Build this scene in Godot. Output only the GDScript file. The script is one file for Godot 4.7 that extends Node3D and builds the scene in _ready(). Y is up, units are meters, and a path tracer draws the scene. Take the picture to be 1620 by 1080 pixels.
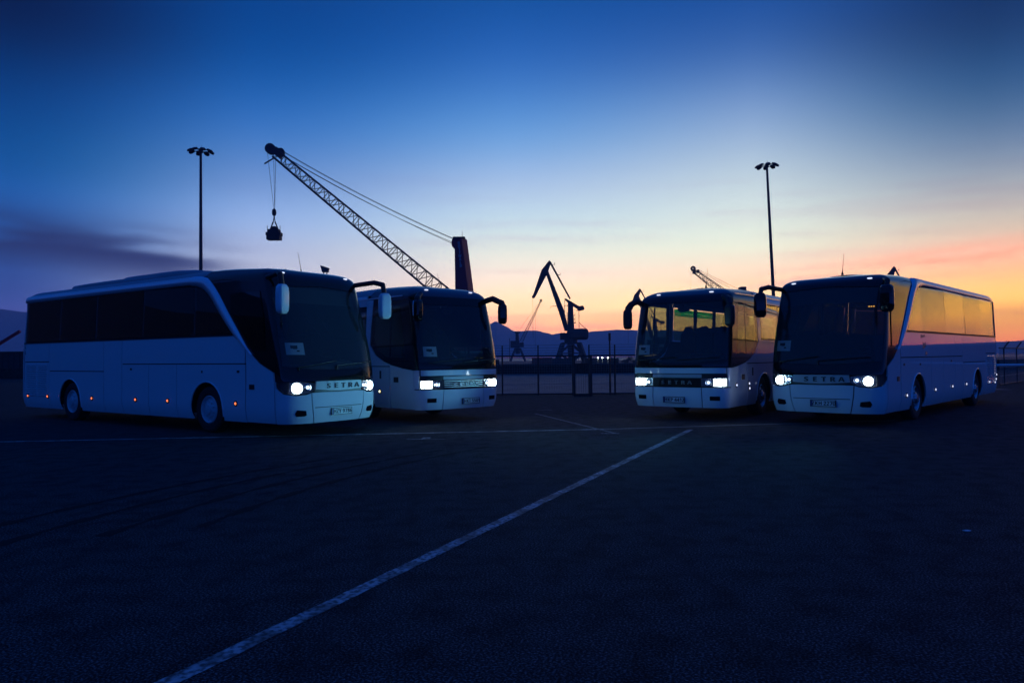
extends Node3D

# ---------------------------------------------------------------- mesh collector
class Geo:
	var v := PackedVector3Array()
	var n := PackedVector3Array()
	func tri(a: Vector3, b: Vector3, c: Vector3, na: Vector3, nb: Vector3, nc: Vector3) -> void:
		if (c - a).cross(b - a).dot(na + nb + nc) < 0.0:
			v.append(a); v.append(c); v.append(b)
			n.append(na); n.append(nc); n.append(nb)
		else:
			v.append(a); v.append(b); v.append(c)
			n.append(na); n.append(nb); n.append(nc)
	func quad(a: Vector3, b: Vector3, c: Vector3, d: Vector3, nn: Vector3) -> void:
		tri(a, b, c, nn, nn, nn)
		tri(a, c, d, nn, nn, nn)
	func box(c: Vector3, s: Vector3, bs := Basis()) -> void:
		var h := s * 0.5
		for ax in 3:
			var e := [Vector3.ZERO, Vector3.ZERO, Vector3.ZERO]
			e[0][ax] = h[ax]
			e[1][(ax + 1) % 3] = h[(ax + 1) % 3]
			e[2][(ax + 2) % 3] = h[(ax + 2) % 3]
			for sg in [-1.0, 1.0]:
				var o: Vector3 = e[0] * sg
				quad(c + bs * (o - e[1] - e[2]), c + bs * (o + e[1] - e[2]), c + bs * (o + e[1] + e[2]), c + bs * (o - e[1] + e[2]), (bs * o).normalized())
	func bar(a: Vector3, b: Vector3, w: float, h: float, up := Vector3.UP) -> void:
		var z := (b - a).normalized()
		if absf(z.dot(up)) > 0.99:
			up = Vector3.RIGHT
		var x := up.cross(z).normalized()
		box((a + b) * 0.5, Vector3(w, h, a.distance_to(b)), Basis(x, z.cross(x), z))
	func tube(a: Vector3, b: Vector3, r0: float, r1: float, seg := 8, caps := true) -> void:
		var z := (b - a).normalized()
		var x := z.cross(Vector3.UP if absf(z.y) < 0.95 else Vector3.RIGHT).normalized()
		var y := z.cross(x)
		for i in seg:
			var d0 := x * cos(TAU * i / seg) + y * sin(TAU * i / seg)
			var d1 := x * cos(TAU * (i + 1) / seg) + y * sin(TAU * (i + 1) / seg)
			tri(a + d0 * r0, a + d1 * r0, b + d1 * r1, d0, d1, d1)
			tri(a + d0 * r0, b + d1 * r1, b + d0 * r1, d0, d1, d0)
			if caps:
				tri(a, a + d0 * r0, a + d1 * r0, -z, -z, -z)
				tri(b, b + d0 * r1, b + d1 * r1, z, z, z)
	func path(p: Array, r: float, seg := 8) -> void:
		for i in p.size() - 1:
			tube(p[i], p[i + 1], r, r, seg, true)
		for i in range(1, p.size() - 1):
			blob(p[i], Vector3(r, r, r), 2.0, Basis(), 6)
	# superellipsoid: a box with rounded edges (pw high) or a ball (pw 2)
	func blob(c: Vector3, h: Vector3, pw := 4.0, bs := Basis(), seg := 8) -> void:
		var pt := func(i: int, j: int) -> Array:
			var la := -PI / 2 + PI * j / seg
			var lo := TAU * i / (2 * seg)
			var d := Vector3(cos(la) * cos(lo), sin(la), cos(la) * sin(lo))
			var k := pow(pow(absf(d.x), pw) + pow(absf(d.y), pw) + pow(absf(d.z), pw), -1.0 / pw)
			var q := d * k
			var nn := Vector3(signf(q.x) * pow(absf(q.x), pw - 1) / h.x, signf(q.y) * pow(absf(q.y), pw - 1) / h.y, signf(q.z) * pow(absf(q.z), pw - 1) / h.z).normalized()
			return [c + bs * (q * h), (bs * nn).normalized()]
		for i in 2 * seg:
			for j in seg:
				var a: Array = pt.call(i, j)
				var b: Array = pt.call(i + 1, j)
				var d: Array = pt.call(i + 1, j + 1)
				var e: Array = pt.call(i, j + 1)
				if j > 0:
					tri(a[0], b[0], d[0], a[1], b[1], d[1])
				if j < seg - 1:
					tri(a[0], d[0], e[0], a[1], d[1], e[1])
	# profile of (radius, height along axis) turned about the axis
	func lathe(pr: Array, at: Vector3, axis: Vector3, seg := 24) -> void:
		var x := axis.cross(Vector3.UP if absf(axis.y) < 0.9 else Vector3.RIGHT).normalized()
		var y := axis.cross(x)
		for k in pr.size() - 1:
			var p0: Vector2 = pr[k]
			var p1: Vector2 = pr[k + 1]
			if p0.distance_to(p1) < 1e-5:
				continue
			var dn := Vector2(p1.y - p0.y, p0.x - p1.x).normalized()
			for i in seg:
				var d0 := x * cos(TAU * i / seg) + y * sin(TAU * i / seg)
				var d1 := x * cos(TAU * (i + 1) / seg) + y * sin(TAU * (i + 1) / seg)
				var n0 := (d0 * dn.x + axis * dn.y).normalized()
				var n1 := (d1 * dn.x + axis * dn.y).normalized()
				var a := at + d0 * p0.x + axis * p0.y
				var b := at + d1 * p0.x + axis * p0.y
				var c := at + d1 * p1.x + axis * p1.y
				var d := at + d0 * p1.x + axis * p1.y
				if p0.x > 1e-5:
					tri(a, b, c, n0, n1, n1)
				if p1.x > 1e-5:
					tri(a, c, d, n0, n1, n0)
	func prism(poly: Array, o: Vector3, ex: Vector3, ey: Vector3, ez: Vector3) -> void:
		var pp := PackedVector2Array(poly)
		var ix := Geometry2D.triangulate_polygon(pp)
		var nz := ez.normalized()
		for k in range(0, ix.size(), 3):
			var q := [o + ex * pp[ix[k]].x + ey * pp[ix[k]].y, o + ex * pp[ix[k + 1]].x + ey * pp[ix[k + 1]].y, o + ex * pp[ix[k + 2]].x + ey * pp[ix[k + 2]].y]
			tri(q[0], q[1], q[2], -nz, -nz, -nz)
			tri(q[0] + ez, q[1] + ez, q[2] + ez, nz, nz, nz)
		var mid := Vector2.ZERO
		for q in pp:
			mid += q / pp.size()
		var cw := Geometry2D.is_polygon_clockwise(pp)
		for k in pp.size():
			var a := pp[k]
			var b := pp[(k + 1) % pp.size()]
			var e := (b - a).normalized()
			var on := Vector2(e.y, -e.x) * (-1.0 if cw else 1.0)
			var nn := (ex * on.x + ey * on.y).normalized()
			quad(o + ex * a.x + ey * a.y, o + ex * b.x + ey * b.y, o + ex * b.x + ey * b.y + ez, o + ex * a.x + ey * a.y + ez, nn)
	func mesh() -> ArrayMesh:
		var m := ArrayMesh.new()
		var a := []
		a.resize(Mesh.ARRAY_MAX)
		a[Mesh.ARRAY_VERTEX] = v
		a[Mesh.ARRAY_NORMAL] = n
		m.add_surface_from_arrays(Mesh.PRIMITIVE_TRIANGLES, a)
		return m

# ---------------------------------------------------------------- naming and placing
func put(o: Node3D, called: String, parent: Node = self) -> void:
	var nm := called
	var k := 0
	while parent.has_node(NodePath(nm)):
		k += 1
		nm = "%s_%03d" % [called, k]
	o.name = nm
	parent.add_child(o, true)

func thing(called: String, label: String, category: String, at := Vector3.ZERO, turn := 0.0, group := "") -> Node3D:
	var o := Node3D.new()
	put(o, called)
	o.position = at
	o.rotation.y = turn
	return tag(o, label, category, group)

func tag(o: Node3D, label: String, category: String, group := "") -> Node3D:
	o.set_meta("label", label)
	o.set_meta("category", category)
	if group:
		o.set_meta("group", group)
	return o

func obj(called: String, g: Variant, m: Material, parent: Node = self) -> MeshInstance3D:
	var o := MeshInstance3D.new()
	o.mesh = g.mesh() if g is Geo else g
	o.material_override = m
	o.cast_shadow = GeometryInstance3D.SHADOW_CASTING_SETTING_ON
	put(o, called, parent)
	return o

func struct(called: String, g: Variant, m: Material) -> MeshInstance3D:
	var o := obj(called, g, m)
	o.set_meta("kind", "structure")
	return o

# ---------------------------------------------------------------- materials
var M := {}

func mat(called: String, lin: Color, rough: float, metal := 0.0, spec := 0.5) -> StandardMaterial3D:
	var m := StandardMaterial3D.new()
	m.resource_name = called
	m.albedo_color = lin.linear_to_srgb()
	m.roughness = rough
	m.metallic = metal
	m.metallic_specular = spec
	M[called] = m
	return m

func glow(called: String, c: Color, e: float) -> StandardMaterial3D:
	var m := mat(called, Color(0.5, 0.5, 0.5), 0.3)
	m.emission_enabled = true
	m.emission = c
	m.emission_energy_multiplier = e
	return m

func noise_tex(freq: float, octaves: int, ramp: Array, sd: int, size := 512, ntype := FastNoiseLite.TYPE_SIMPLEX_SMOOTH) -> NoiseTexture2D:
	var f := FastNoiseLite.new()
	f.noise_type = ntype
	f.seed = sd
	f.frequency = freq
	f.fractal_octaves = octaves
	var t := NoiseTexture2D.new()
	t.width = size
	t.height = size
	t.seamless = true
	t.noise = f
	var g := Gradient.new()
	var offs := PackedFloat32Array()
	var cols := PackedColorArray()
	for r in ramp:
		offs.append(r[0])
		cols.append(Color(r[1], r[2], r[3]))
	g.offsets = offs
	g.colors = cols
	t.color_ramp = g
	return t

func world_tri(m: StandardMaterial3D, scale: float) -> void:
	m.uv1_triplanar = true
	m.uv1_world_triplanar = true
	m.uv1_scale = Vector3(scale, scale, scale)

func materials() -> void:
	# asphalt: aggregate grain over broad patches of wear
	var m := mat("asphalt", Color(1, 1, 1), 0.9, 0.0, 0.18)
	m.albedo_texture = noise_tex(0.11, 4, [[0.0, 0.06, 0.06, 0.065], [0.38, 0.17, 0.17, 0.175], [0.58, 0.28, 0.28, 0.28], [0.7, 0.42, 0.42, 0.42], [1.0, 0.62, 0.62, 0.61]], 3, 1024)
	var an := FastNoiseLite.new()
	an.seed = 5
	an.frequency = 0.16
	an.fractal_octaves = 3
	var at := NoiseTexture2D.new()
	at.width = 1024
	at.height = 1024
	at.seamless = true
	at.as_normal_map = true
	at.bump_strength = 6.0
	at.noise = an
	m.normal_enabled = true
	m.normal_texture = at
	m.normal_scale = 0.45
	m.detail_enabled = true
	m.detail_blend_mode = BaseMaterial3D.BLEND_MODE_MUL
	m.detail_albedo = noise_tex(0.012, 5, [[0.0, 0.66, 0.66, 0.68], [0.5, 0.92, 0.92, 0.92], [1.0, 1, 1, 1]], 9, 512)
	world_tri(m, 0.42)
	m = mat("concrete_apron", Color(1, 1, 1), 0.8)
	m.albedo_texture = noise_tex(0.02, 5, [[0.0, 0.24, 0.24, 0.25], [0.5, 0.33, 0.33, 0.34], [1.0, 0.42, 0.41, 0.41]], 12, 512)
	world_tri(m, 0.06)
	m = mat("road_paint", Color(1, 1, 1), 0.7)
	m.albedo_texture = noise_tex(0.06, 5, [[0.0, 0.22, 0.22, 0.225], [0.3, 0.34, 0.34, 0.345], [0.45, 0.55, 0.55, 0.55], [0.6, 0.68, 0.68, 0.67], [1.0, 0.8, 0.8, 0.78]], 21, 512)
	m.detail_enabled = true
	m.detail_blend_mode = BaseMaterial3D.BLEND_MODE_MUL
	m.detail_albedo = noise_tex(0.008, 4, [[0.0, 0.45, 0.45, 0.46], [0.45, 0.75, 0.75, 0.75], [0.6, 1, 1, 1], [1.0, 1, 1, 1]], 29, 512)
	world_tri(m, 0.55)
	m = mat("faded_paint", Color(1, 1, 1), 0.75)
	m.albedo_texture = noise_tex(0.05, 5, [[0.0, 0.22, 0.22, 0.23], [0.45, 0.3, 0.3, 0.31], [0.6, 0.5, 0.5, 0.5], [1.0, 0.62, 0.62, 0.6]], 23, 512)
	world_tri(m, 0.8)
	mat("tyre_rubber_mark", Color(0.02, 0.02, 0.021), 0.95, 0.0, 0.2)
	m = mat("sea_water", Color(0.01, 0.02, 0.04), 0.45, 0.0, 0.3)
	world_tri(m, 0.05)
	m = mat("hill_rock", Color(1, 1, 1), 0.95)
	m.albedo_texture = noise_tex(0.03, 5, [[0.0, 0.5, 0.52, 0.48], [0.5, 0.66, 0.66, 0.62], [1.0, 0.78, 0.76, 0.72]], 41, 512)
	world_tri(m, 0.003)
	m = mat("white_paint", Color(0.74, 0.75, 0.76), 0.5, 0.0, 0.1)
	m.clearcoat_enabled = true
	m.clearcoat = 1.0
	m.clearcoat_roughness = 0.02
	m = mat("black_gloss", Color(0.006, 0.006, 0.008), 0.12, 0.0, 0.3)
	m.clearcoat_enabled = true
	m.clearcoat = 0.6
	m.clearcoat_roughness = 0.03
	mat("black_plastic", Color(0.012, 0.012, 0.014), 0.45)
	mat("dark_interior", Color(0.012, 0.012, 0.015), 0.8)
	m = mat("seat_fabric", Color(0.02, 0.022, 0.04), 0.9)
	mat("silver_trim", Color(0.82, 0.83, 0.84), 0.28, 0.55, 0.8)
	mat("dark_letter", Color(0.25, 0.26, 0.28), 0.3, 0.7)
	mat("chrome", Color(0.85, 0.86, 0.88), 0.08, 1.0)
	mat("rubber", Color(0.012, 0.012, 0.012), 0.75)
	mat("hub_white", Color(0.55, 0.56, 0.58), 0.35)
	mat("hub_steel", Color(0.5, 0.5, 0.52), 0.25, 0.85)
	mat("plate_white", Color(0.7, 0.7, 0.68), 0.4)
	mat("paper", Color(0.75, 0.76, 0.78), 0.6)
	mat("ink", Color(0.02, 0.02, 0.03), 0.6)
	mat("decal_grey", Color(0.12, 0.12, 0.16), 0.4)
	m = mat("privacy_glass", Color(0.006, 0.007, 0.006, 0.0), 0.0)
	m.refraction_enabled = true
	m.refraction_scale = 0.06
	m = mat("clear_glass", Color(0.93, 0.95, 0.93, 0.0), 0.0)
	m.refraction_enabled = true
	m.refraction_scale = 0.055
	m = mat("green_tinted_glass", Color(0.52, 0.66, 0.36, 0.0), 0.0)
	m.refraction_enabled = true
	m.refraction_scale = 0.05
	m = mat("green_band_glass", Color(0.02, 0.6, 0.35, 0.0), 0.015)
	m.refraction_enabled = true
	m.refraction_scale = 0.05
	m = mat("windscreen_glass", Color(0.04, 0.046, 0.052, 0.44), 0.02)
	m.transparency = BaseMaterial3D.TRANSPARENCY_ALPHA
	m = mat("lens_glass", Color(0.6, 0.62, 0.65, 0.06), 0.02)
	m.transparency = BaseMaterial3D.TRANSPARENCY_ALPHA
	glow("headlamp_glow", Color(0.86, 0.97, 1.0), 14.0)
	glow("side_lamp_glow", Color(0.8, 0.92, 1.0), 3.0)
	glow("amber_marker_glow", Color(1.0, 0.48, 0.18), 1.4)
	glow("white_marker_glow", Color(0.85, 0.88, 1.0), 1.2)
	glow("display_glow", Color(1.0, 0.7, 0.2), 1.6)
	glow("harbour_lamp_glow", Color(0.95, 1.0, 0.95), 6.0)
	glow("warm_marker_glow", Color(1.0, 0.98, 0.75), 2.5)
	mat("tail_lens", Color(0.25, 0.01, 0.01), 0.2)
	mat("crane_steel", Color(0.03, 0.032, 0.035), 0.6)
	m = mat("crane_red", Color(0.6, 0.012, 0.04), 0.5)
	mat("crane_letter", Color(0.5, 0.5, 0.55), 0.6)
	mat("cable_steel", Color(0.03, 0.03, 0.03), 0.5)
	mat("grab_steel", Color(0.02, 0.02, 0.02), 0.7)
	mat("mast_steel", Color(0.06, 0.06, 0.065), 0.5, 0.3)
	mat("galvanised", Color(0.3, 0.3, 0.31), 0.45, 0.4)
	mat("fence_steel", Color(0.05, 0.05, 0.055), 0.5, 0.3)
	mat("rail_steel", Color(0.8, 0.78, 0.76), 0.3)
	m = mat("wall_concrete", Color(1, 1, 1), 0.9)
	m.albedo_texture = noise_tex(0.03, 5, [[0.0, 0.12, 0.11, 0.11], [0.5, 0.19, 0.18, 0.17], [1.0, 0.28, 0.26, 0.25]], 51, 512)
	world_tri(m, 0.15)
	mat("container_red", Color(0.22, 0.05, 0.035), 0.6)
	mat("container_dark", Color(0.03, 0.035, 0.04), 0.7)
	mat("foliage", Color(0.03, 0.05, 0.025), 0.8)
	mat("bark", Color(0.05, 0.04, 0.03), 0.9)
	mat("shed_cladding", Color(0.06, 0.065, 0.07), 0.7)

# ---------------------------------------------------------------- coach body surface
# u runs along the outline of the coach (0 at the nose, + to its own right side), v runs up the side and over the roof edge
var tabU := PackedFloat32Array()
var tabP := PackedVector2Array()
var tabN := PackedVector2Array()
var kA := true
const BW := 1.25
const BL := 12.0
var bF := 0.5
var bVs := 3.18
var bRy := 0.27
var bRi := 0.36
var bLen := 0.5
var bVm := 3.68
var bTot := 0.0
var uF := 0.0
var uR := 0.0
var beam_yaw := 0.0

func sup(f: float, w: float, nn: float, cnt: int) -> PackedVector2Array:
	var r := PackedVector2Array()
	for i in cnt + 1:
		var t := PI / 2 * i / cnt
		var x := w * pow(sin(t), 2.0 / nn)
		var z := f * (1.0 - pow(cos(t), 2.0 / nn))
		r.append(Vector2(x, z))
	return r

func profile(a_type: bool, lift := 0.0) -> void:
	kA = a_type
	bF = 0.5 if kA else 0.42
	bVs = (3.14 if kA else 2.93) + lift
	bRy = 0.3 if kA else 0.37
	bRi = 0.42 if kA else 0.6
	bLen = 0.5
	bVm = bVs + bLen
	var pts := PackedVector2Array()
	for p in sup(bF, BW, 3.0 if kA else 3.4, 160):
		pts.append(p)
	var nfront := pts.size() - 1
	for i in range(1, 60):
		pts.append(Vector2(BW, lerpf(bF, BL - 0.25, i / 60.0)))
	var nrear := pts.size()
	var rr := sup(0.25, BW, 3.6, 60)
	for i in range(rr.size() - 1, -1, -1):
		pts.append(Vector2(rr[i].x, BL - rr[i].y))
	tabU = PackedFloat32Array()
	tabP = pts
	tabN = PackedVector2Array()
	var s := 0.0
	for i in pts.size():
		if i > 0:
			s += pts[i].distance_to(pts[i - 1])
		tabU.append(s)
		var e := pts[mini(i + 1, pts.size() - 1)] - pts[maxi(i - 1, 0)]
		tabN.append(Vector2(e.y, -e.x).normalized())
	tabN[0] = Vector2(0, -1)
	tabN[pts.size() - 1] = Vector2(0, 1)
	bTot = s
	uF = tabU[nfront]
	uR = tabU[nrear]

func rake(y: float) -> float:
	if kA:
		return 0.62 * pow(clampf((y - 1.12) / 2.1, 0.0, 1.2), 1.25)
	return 0.42 * pow(clampf((y - 1.3) / 1.8, 0.0, 1.25), 1.3)

func crown_drop(z: float) -> float:
	return (0.13 if kA else 0.1) * (1.0 - smoothstep(0.3, 2.9, z))

func surf(u: float, v: float) -> Vector3:
	var a := clampf(absf(u), 0.0, bTot - 1e-4)
	var i := clampi(tabU.bsearch(a) - 1, 0, tabU.size() - 2)
	var f := (a - tabU[i]) / maxf(tabU[i + 1] - tabU[i], 1e-6)
	var p := tabP[i].lerp(tabP[i + 1], f)
	var nn := tabN[i].lerp(tabN[i + 1], f)
	var y := v
	var ins := 0.0
	var k := 0.0
	if v > bVs:
		var t := minf((v - bVs) / bLen, 1.0) * PI / 2
		y = bVs + bRy * sin(t)
		ins = bRi * (1.0 - cos(t))
		k = clampf(v - bVm, 0.0, 1.0)
	elif v < 0.62:
		ins = 0.07 * pow((0.62 - v) / 0.35, 2.0)
	var sc := 1.0 - 0.045 * smoothstep(1.5, 3.4, y)
	var x := p.x * (1.0 - ins / BW) * sc
	var fd := 1.0 - clampf(p.y / 3.2, 0.0, 1.0)
	var z := p.y + ins * maxf(0.0, 1.0 - p.y / 1.3) - ins * maxf(0.0, 1.0 - (BL - p.y) / 1.3) + rake(y) * fd * fd
	if p.y > BL - 0.3:
		z -= 0.12 * smoothstep(1.4, 3.3, y)
	if v > bVs:
		y -= crown_drop(z) * minf((v - bVs) / bLen, 1.0)
		if k > 0.0:
			var sm := sin(k * PI / 2)
			x = x * (1.0 - k)
			z = lerpf(z, clampf(z, 1.7, BL - 0.8), k)
			y += 0.07 * sm
	return Vector3(x * signf(u) if u != 0.0 else 0.0, y, z)

func surf_n(u: float, v: float) -> Vector3:
	var e := 0.006
	var su := surf(u + e, v) - surf(u - e, v)
	if u > bTot - 0.02:
		su = surf(u, v) - surf(u - 2 * e, v)
	elif u < -bTot + 0.02:
		su = surf(u + 2 * e, v) - surf(u, v)
	var v1 := minf(v + e, bVm + 0.995)
	var sv := surf(u, v1) - surf(u, v1 - 2 * e)
	var nn := sv.cross(su)
	if nn.length_squared() < 1e-14:
		return Vector3.UP
	return nn.normalized()

func vy(y: float) -> float:
	return y if y <= bVs else bVs + asin(minf((y - bVs) / bRy, 1.0)) / (PI / 2) * bLen

func su_(sg: float, z: float, y: float) -> Vector2:   # a point on the side, at length z and height y
	var v := vy(y)
	var lo := 0.0
	var hi := bTot - BW
	for k in 26:
		var m := (lo + hi) * 0.5
		if surf(m, v).z < z:
			lo = m
		else:
			hi = m
	return Vector2(sg * lo, v)

func fu_(x: float, y: float) -> Vector2:   # a point on the front, x from the middle and height y
	var v := vy(y)
	var lo := 0.0
	var hi := uF
	for k in 24:
		var m := (lo + hi) * 0.5
		if surf(m, v).x < absf(x):
			lo = m
		else:
			hi = m
	return Vector2(signf(x) * lo, v)

func fpoly(pts: Array) -> PackedVector2Array:
	var r := PackedVector2Array()
	for p in pts:
		r.append(fu_(p[0], p[1]))
	return r

func spoly(sg: float, pts: Array) -> PackedVector2Array:
	var r := PackedVector2Array()
	for p in pts:
		r.append(su_(sg, p[0], p[1]))
	return r

func smooth_pts(pts: Array, per := 5) -> Array:
	var r := []
	for i in pts.size() - 1:
		var p0: Array = pts[maxi(i - 1, 0)]
		var p1: Array = pts[i]
		var p2: Array = pts[i + 1]
		var p3: Array = pts[mini(i + 2, pts.size() - 1)]
		for k in per:
			var t := float(k) / per
			r.append([cubic_interpolate(p1[0], p2[0], p0[0], p3[0], t) if p1[0] != p2[0] else p1[0], cubic_interpolate(p1[1], p2[1], p0[1], p3[1], t)])
	r.append(pts[-1])
	return r

func grid_lines(a: float, b: float, along_u: bool) -> Array:
	var r := [a]
	var x := a
	while x < b - 1e-6:
		var st := 0.0
		if along_u:
			var m := absf(x + 0.01)
			st = 0.07 if m < uF + 0.3 or m > uR - 0.3 else 0.45
			if m > 0.25 and m < 0.85:
				st = 0.12
			if x < -(uF + 0.3) and x + st > -(uF + 0.3):
				st = -(uF + 0.3) - x + 0.001
		else:
			st = 0.13 if x < bVs - 0.01 else (0.06 if x < bVm - 0.01 else 0.2)
		x = minf(x + st, b)
		r.append(x)
	return r

# a panel that follows the body: polygon in (u, v), its face off metres out, its edges depth metres deep
func panel(poly: PackedVector2Array, off: float, depth: float, gap := 0.0, back := false) -> Geo:
	var g := Geo.new()
	if Geometry2D.is_polygon_clockwise(poly):
		poly.reverse()
	if gap > 0.0:
		var o := Geometry2D.offset_polygon(poly, -gap, Geometry2D.JOIN_MITER)
		if o.size() > 0:
			poly = o[0]
			if Geometry2D.is_polygon_clockwise(poly):
				poly.reverse()
	var r := Rect2(poly[0], Vector2.ZERO)
	for p in poly:
		r = r.expand(p)
	var us := grid_lines(r.position.x, r.end.x, true)
	var vs := grid_lines(r.position.y, r.end.y, false)
	for i in us.size() - 1:
		for j in vs.size() - 1:
			var cell := PackedVector2Array([Vector2(us[i], vs[j]), Vector2(us[i + 1], vs[j]), Vector2(us[i + 1], vs[j + 1]), Vector2(us[i], vs[j + 1])])
			for q in Geometry2D.intersect_polygons(poly, cell):
				if q.size() < 3:
					continue
				var ix := Geometry2D.triangulate_polygon(q)
				var ps := []
				var ns := []
				for p in q:
					var nn := surf_n(p.x, p.y)
					ps.append(surf(p.x, p.y) + nn * off)
					ns.append(nn)
				for k in range(0, ix.size(), 3):
					var a := ix[k]
					var b := ix[k + 1]
					var c := ix[k + 2]
					g.tri(ps[a], ps[b], ps[c], ns[a], ns[b], ns[c])
					if back:
						g.tri(ps[a] - ns[a] * depth, ps[b] - ns[b] * depth, ps[c] - ns[c] * depth, -ns[a], -ns[b], -ns[c])
	if depth > 0.0:
		for k in poly.size():
			var a := poly[k]
			var b := poly[(k + 1) % poly.size()]
			var d := b - a
			if d.length() < 1e-5:
				continue
			var o2 := Vector2(d.y, -d.x).normalized()
			var cnt := maxi(1, int(ceil(d.length() / 0.12)))
			for c in cnt:
				var p0 := a + d * (float(c) / cnt)
				var p1 := a + d * (float(c + 1) / cnt)
				var m := (p0 + p1) * 0.5
				var on := (surf(m.x + o2.x * 0.01, m.y + o2.y * 0.01) - surf(m.x, m.y)).normalized()
				var n0 := surf_n(p0.x, p0.y)
				var n1 := surf_n(p1.x, p1.y)
				var s0 := surf(p0.x, p0.y)
				var s1 := surf(p1.x, p1.y)
				g.quad(s0 + n0 * off, s1 + n1 * off, s1 + n1 * (off - depth), s0 + n0 * (off - depth), on)
	return g

func skin(called: String, poly: PackedVector2Array, m: Material, parent: Node, off := 0.0, depth := 0.03, gap := 0.011) -> MeshInstance3D:
	return obj(called, panel(poly, off, depth, gap), m, parent)

func pane(called: String, poly: PackedVector2Array, m: Material, parent: Node, off := 0.0, gap := 0.006) -> MeshInstance3D:
	if m == M.windscreen_glass or m == M.lens_glass:
		return obj(called, panel(poly, off, 0.0, gap), m, parent)
	var o := obj(called, panel(poly.duplicate(), off, 0.006, gap, true), M.clear_glass if called == "side_window" else m, parent)
	if called == "side_window":   # double glazing: the tint is in the inner pane
		obj("inner_pane", panel(poly.duplicate(), off - 0.022, 0.005, gap, true), m, o)
	return o

# a raised trim strip of rounded section between two lines on the body side
func round_rail(sg: float, outer: Array, inner: Array, high: float) -> Geo:
	var g := Geo.new()
	var cnt := mini(outer.size(), inner.size())
	var rows := []
	for i in cnt:
		var qo := su_(sg, outer[i][0], outer[i][1])
		var qi := su_(sg, inner[inner.size() - 1 - i][0], inner[inner.size() - 1 - i][1])
		var po := surf(qo.x, qo.y)
		var pi := surf(qi.x, qi.y)
		var ac := (po - pi).normalized()
		var row := []
		for k in 9:
			var t := PI * k / 8.0
			var q := qo.lerp(qi, (1.0 - cos(t)) * 0.5)
			var nn := surf_n(q.x, q.y)
			row.append([surf(q.x, q.y) + nn * (high * sin(t) + 0.002), (nn * (sin(t) + 0.15) + ac * cos(t) * 0.8).normalized()])
		rows.append(row)
	for i in cnt - 1:
		for k in 8:
			var a: Array = rows[i][k]
			var b: Array = rows[i + 1][k]
			var c: Array = rows[i + 1][k + 1]
			var d: Array = rows[i][k + 1]
			g.tri(a[0], b[0], c[0], a[1], b[1], c[1])
			g.tri(a[0], c[0], d[0], a[1], c[1], d[1])
	return g

func uneven(c: Vector3, sg: float, yaw: float, roll: float) -> Transform3D:   # panes never lie quite in one plane
	var b := Basis(Vector3.UP, deg_to_rad(yaw * sg)) * Basis(Vector3.BACK, deg_to_rad(roll * sg))
	return Transform3D(b, c - b * c)

func arch_pts(zc: float, yb: float, rad: float, yc := 0.5) -> Array:   # wheel arch, from the front foot over to the rear foot
	var r := []
	var a0 := asin((yc - yb) / rad)
	for k in 15:
		var t := lerpf(-a0, PI + a0, k / 14.0)
		r.append([zc - rad * cos(t), yc + rad * sin(t)])
	return r

func word(txt: String, h: float, depth: float, bold := true, fnt := "Droid Sans") -> TextMesh:
	var t := TextMesh.new()
	var f := SystemFont.new()
	f.font_names = PackedStringArray([fnt])
	if bold:
		f.font_weight = 700
	t.font = f
	t.text = txt
	t.font_size = 32
	t.pixel_size = h / 23.0
	t.depth = depth
	t.curve_step = 2.0
	return t

func letter(txt: String, h: float, at: Vector3, m: Material, parent: Node, called := "letter", wide := 1.0) -> void:
	var o := obj(called, word(txt, h, 0.012), m, parent)
	o.position = at
	o.rotation.y = PI
	o.scale = Vector3(wide, 1, 1)

func lamp_light(parent: Node3D, at: Vector3, energy: float, yaw: float) -> void:
	# low beam: a flat fan thrown ahead and, weaker, out to the side of the facing coaches
	for k in 2:
		var s := SpotLight3D.new()
		s.light_color = Color(0.45, 0.84, 1.0)
		s.light_energy = (3.0 if k == 0 else energy)
		s.light_size = 0.09
		s.spot_angle = 20.0
		s.spot_angle_attenuation = 0.9
		s.spot_range = 120.0
		s.spot_attenuation = 2.0
		s.shadow_enabled = true
		put(s, "headlight_beam", parent)
		s.position = at
		s.rotation = Vector3(deg_to_rad(5.0 if k else 1.0), deg_to_rad(yaw) if k else 0.0, 0)

func wheel(parent: Node3D, x: float, z: float, hub: Material) -> void:
	var sg := signf(x)
	var w := Node3D.new()
	put(w, "wheel", parent)
	w.position = Vector3(x, 0.5, z)
	var ax := Vector3(sg, 0, 0)
	var g := Geo.new()
	g.lathe([Vector2(0.29, -0.26), Vector2(0.45, -0.26), Vector2(0.495, -0.22), Vector2(0.5, -0.15), Vector2(0.5, -0.02), Vector2(0.49, 0.02), Vector2(0.44, 0.045), Vector2(0.34, 0.045), Vector2(0.29, 0.02)], Vector3.ZERO, ax, 36)
	obj("tyre", g, M.rubber, w)
	g = Geo.new()
	g.lathe([Vector2(0.3, -0.2), Vector2(0.3, 0.03), Vector2(0.285, 0.045), Vector2(0.27, 0.03), Vector2(0.25, -0.02), Vector2(0.2, 0.0), Vector2(0.15, 0.03), Vector2(0.11, 0.05), Vector2(0.1, 0.075), Vector2(0.0, 0.085)], Vector3.ZERO, ax, 36)
	obj("rim", g, hub, w)
	for k in 10:
		var a := TAU * k / 10
		g = Geo.new()
		var c := Vector3(0, cos(a) * 0.165, sin(a) * 0.165)
		g.tube(c + ax * 0.0, c + ax * 0.055, 0.016, 0.014, 6)
		obj("wheel_nut", g, hub, w)

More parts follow.
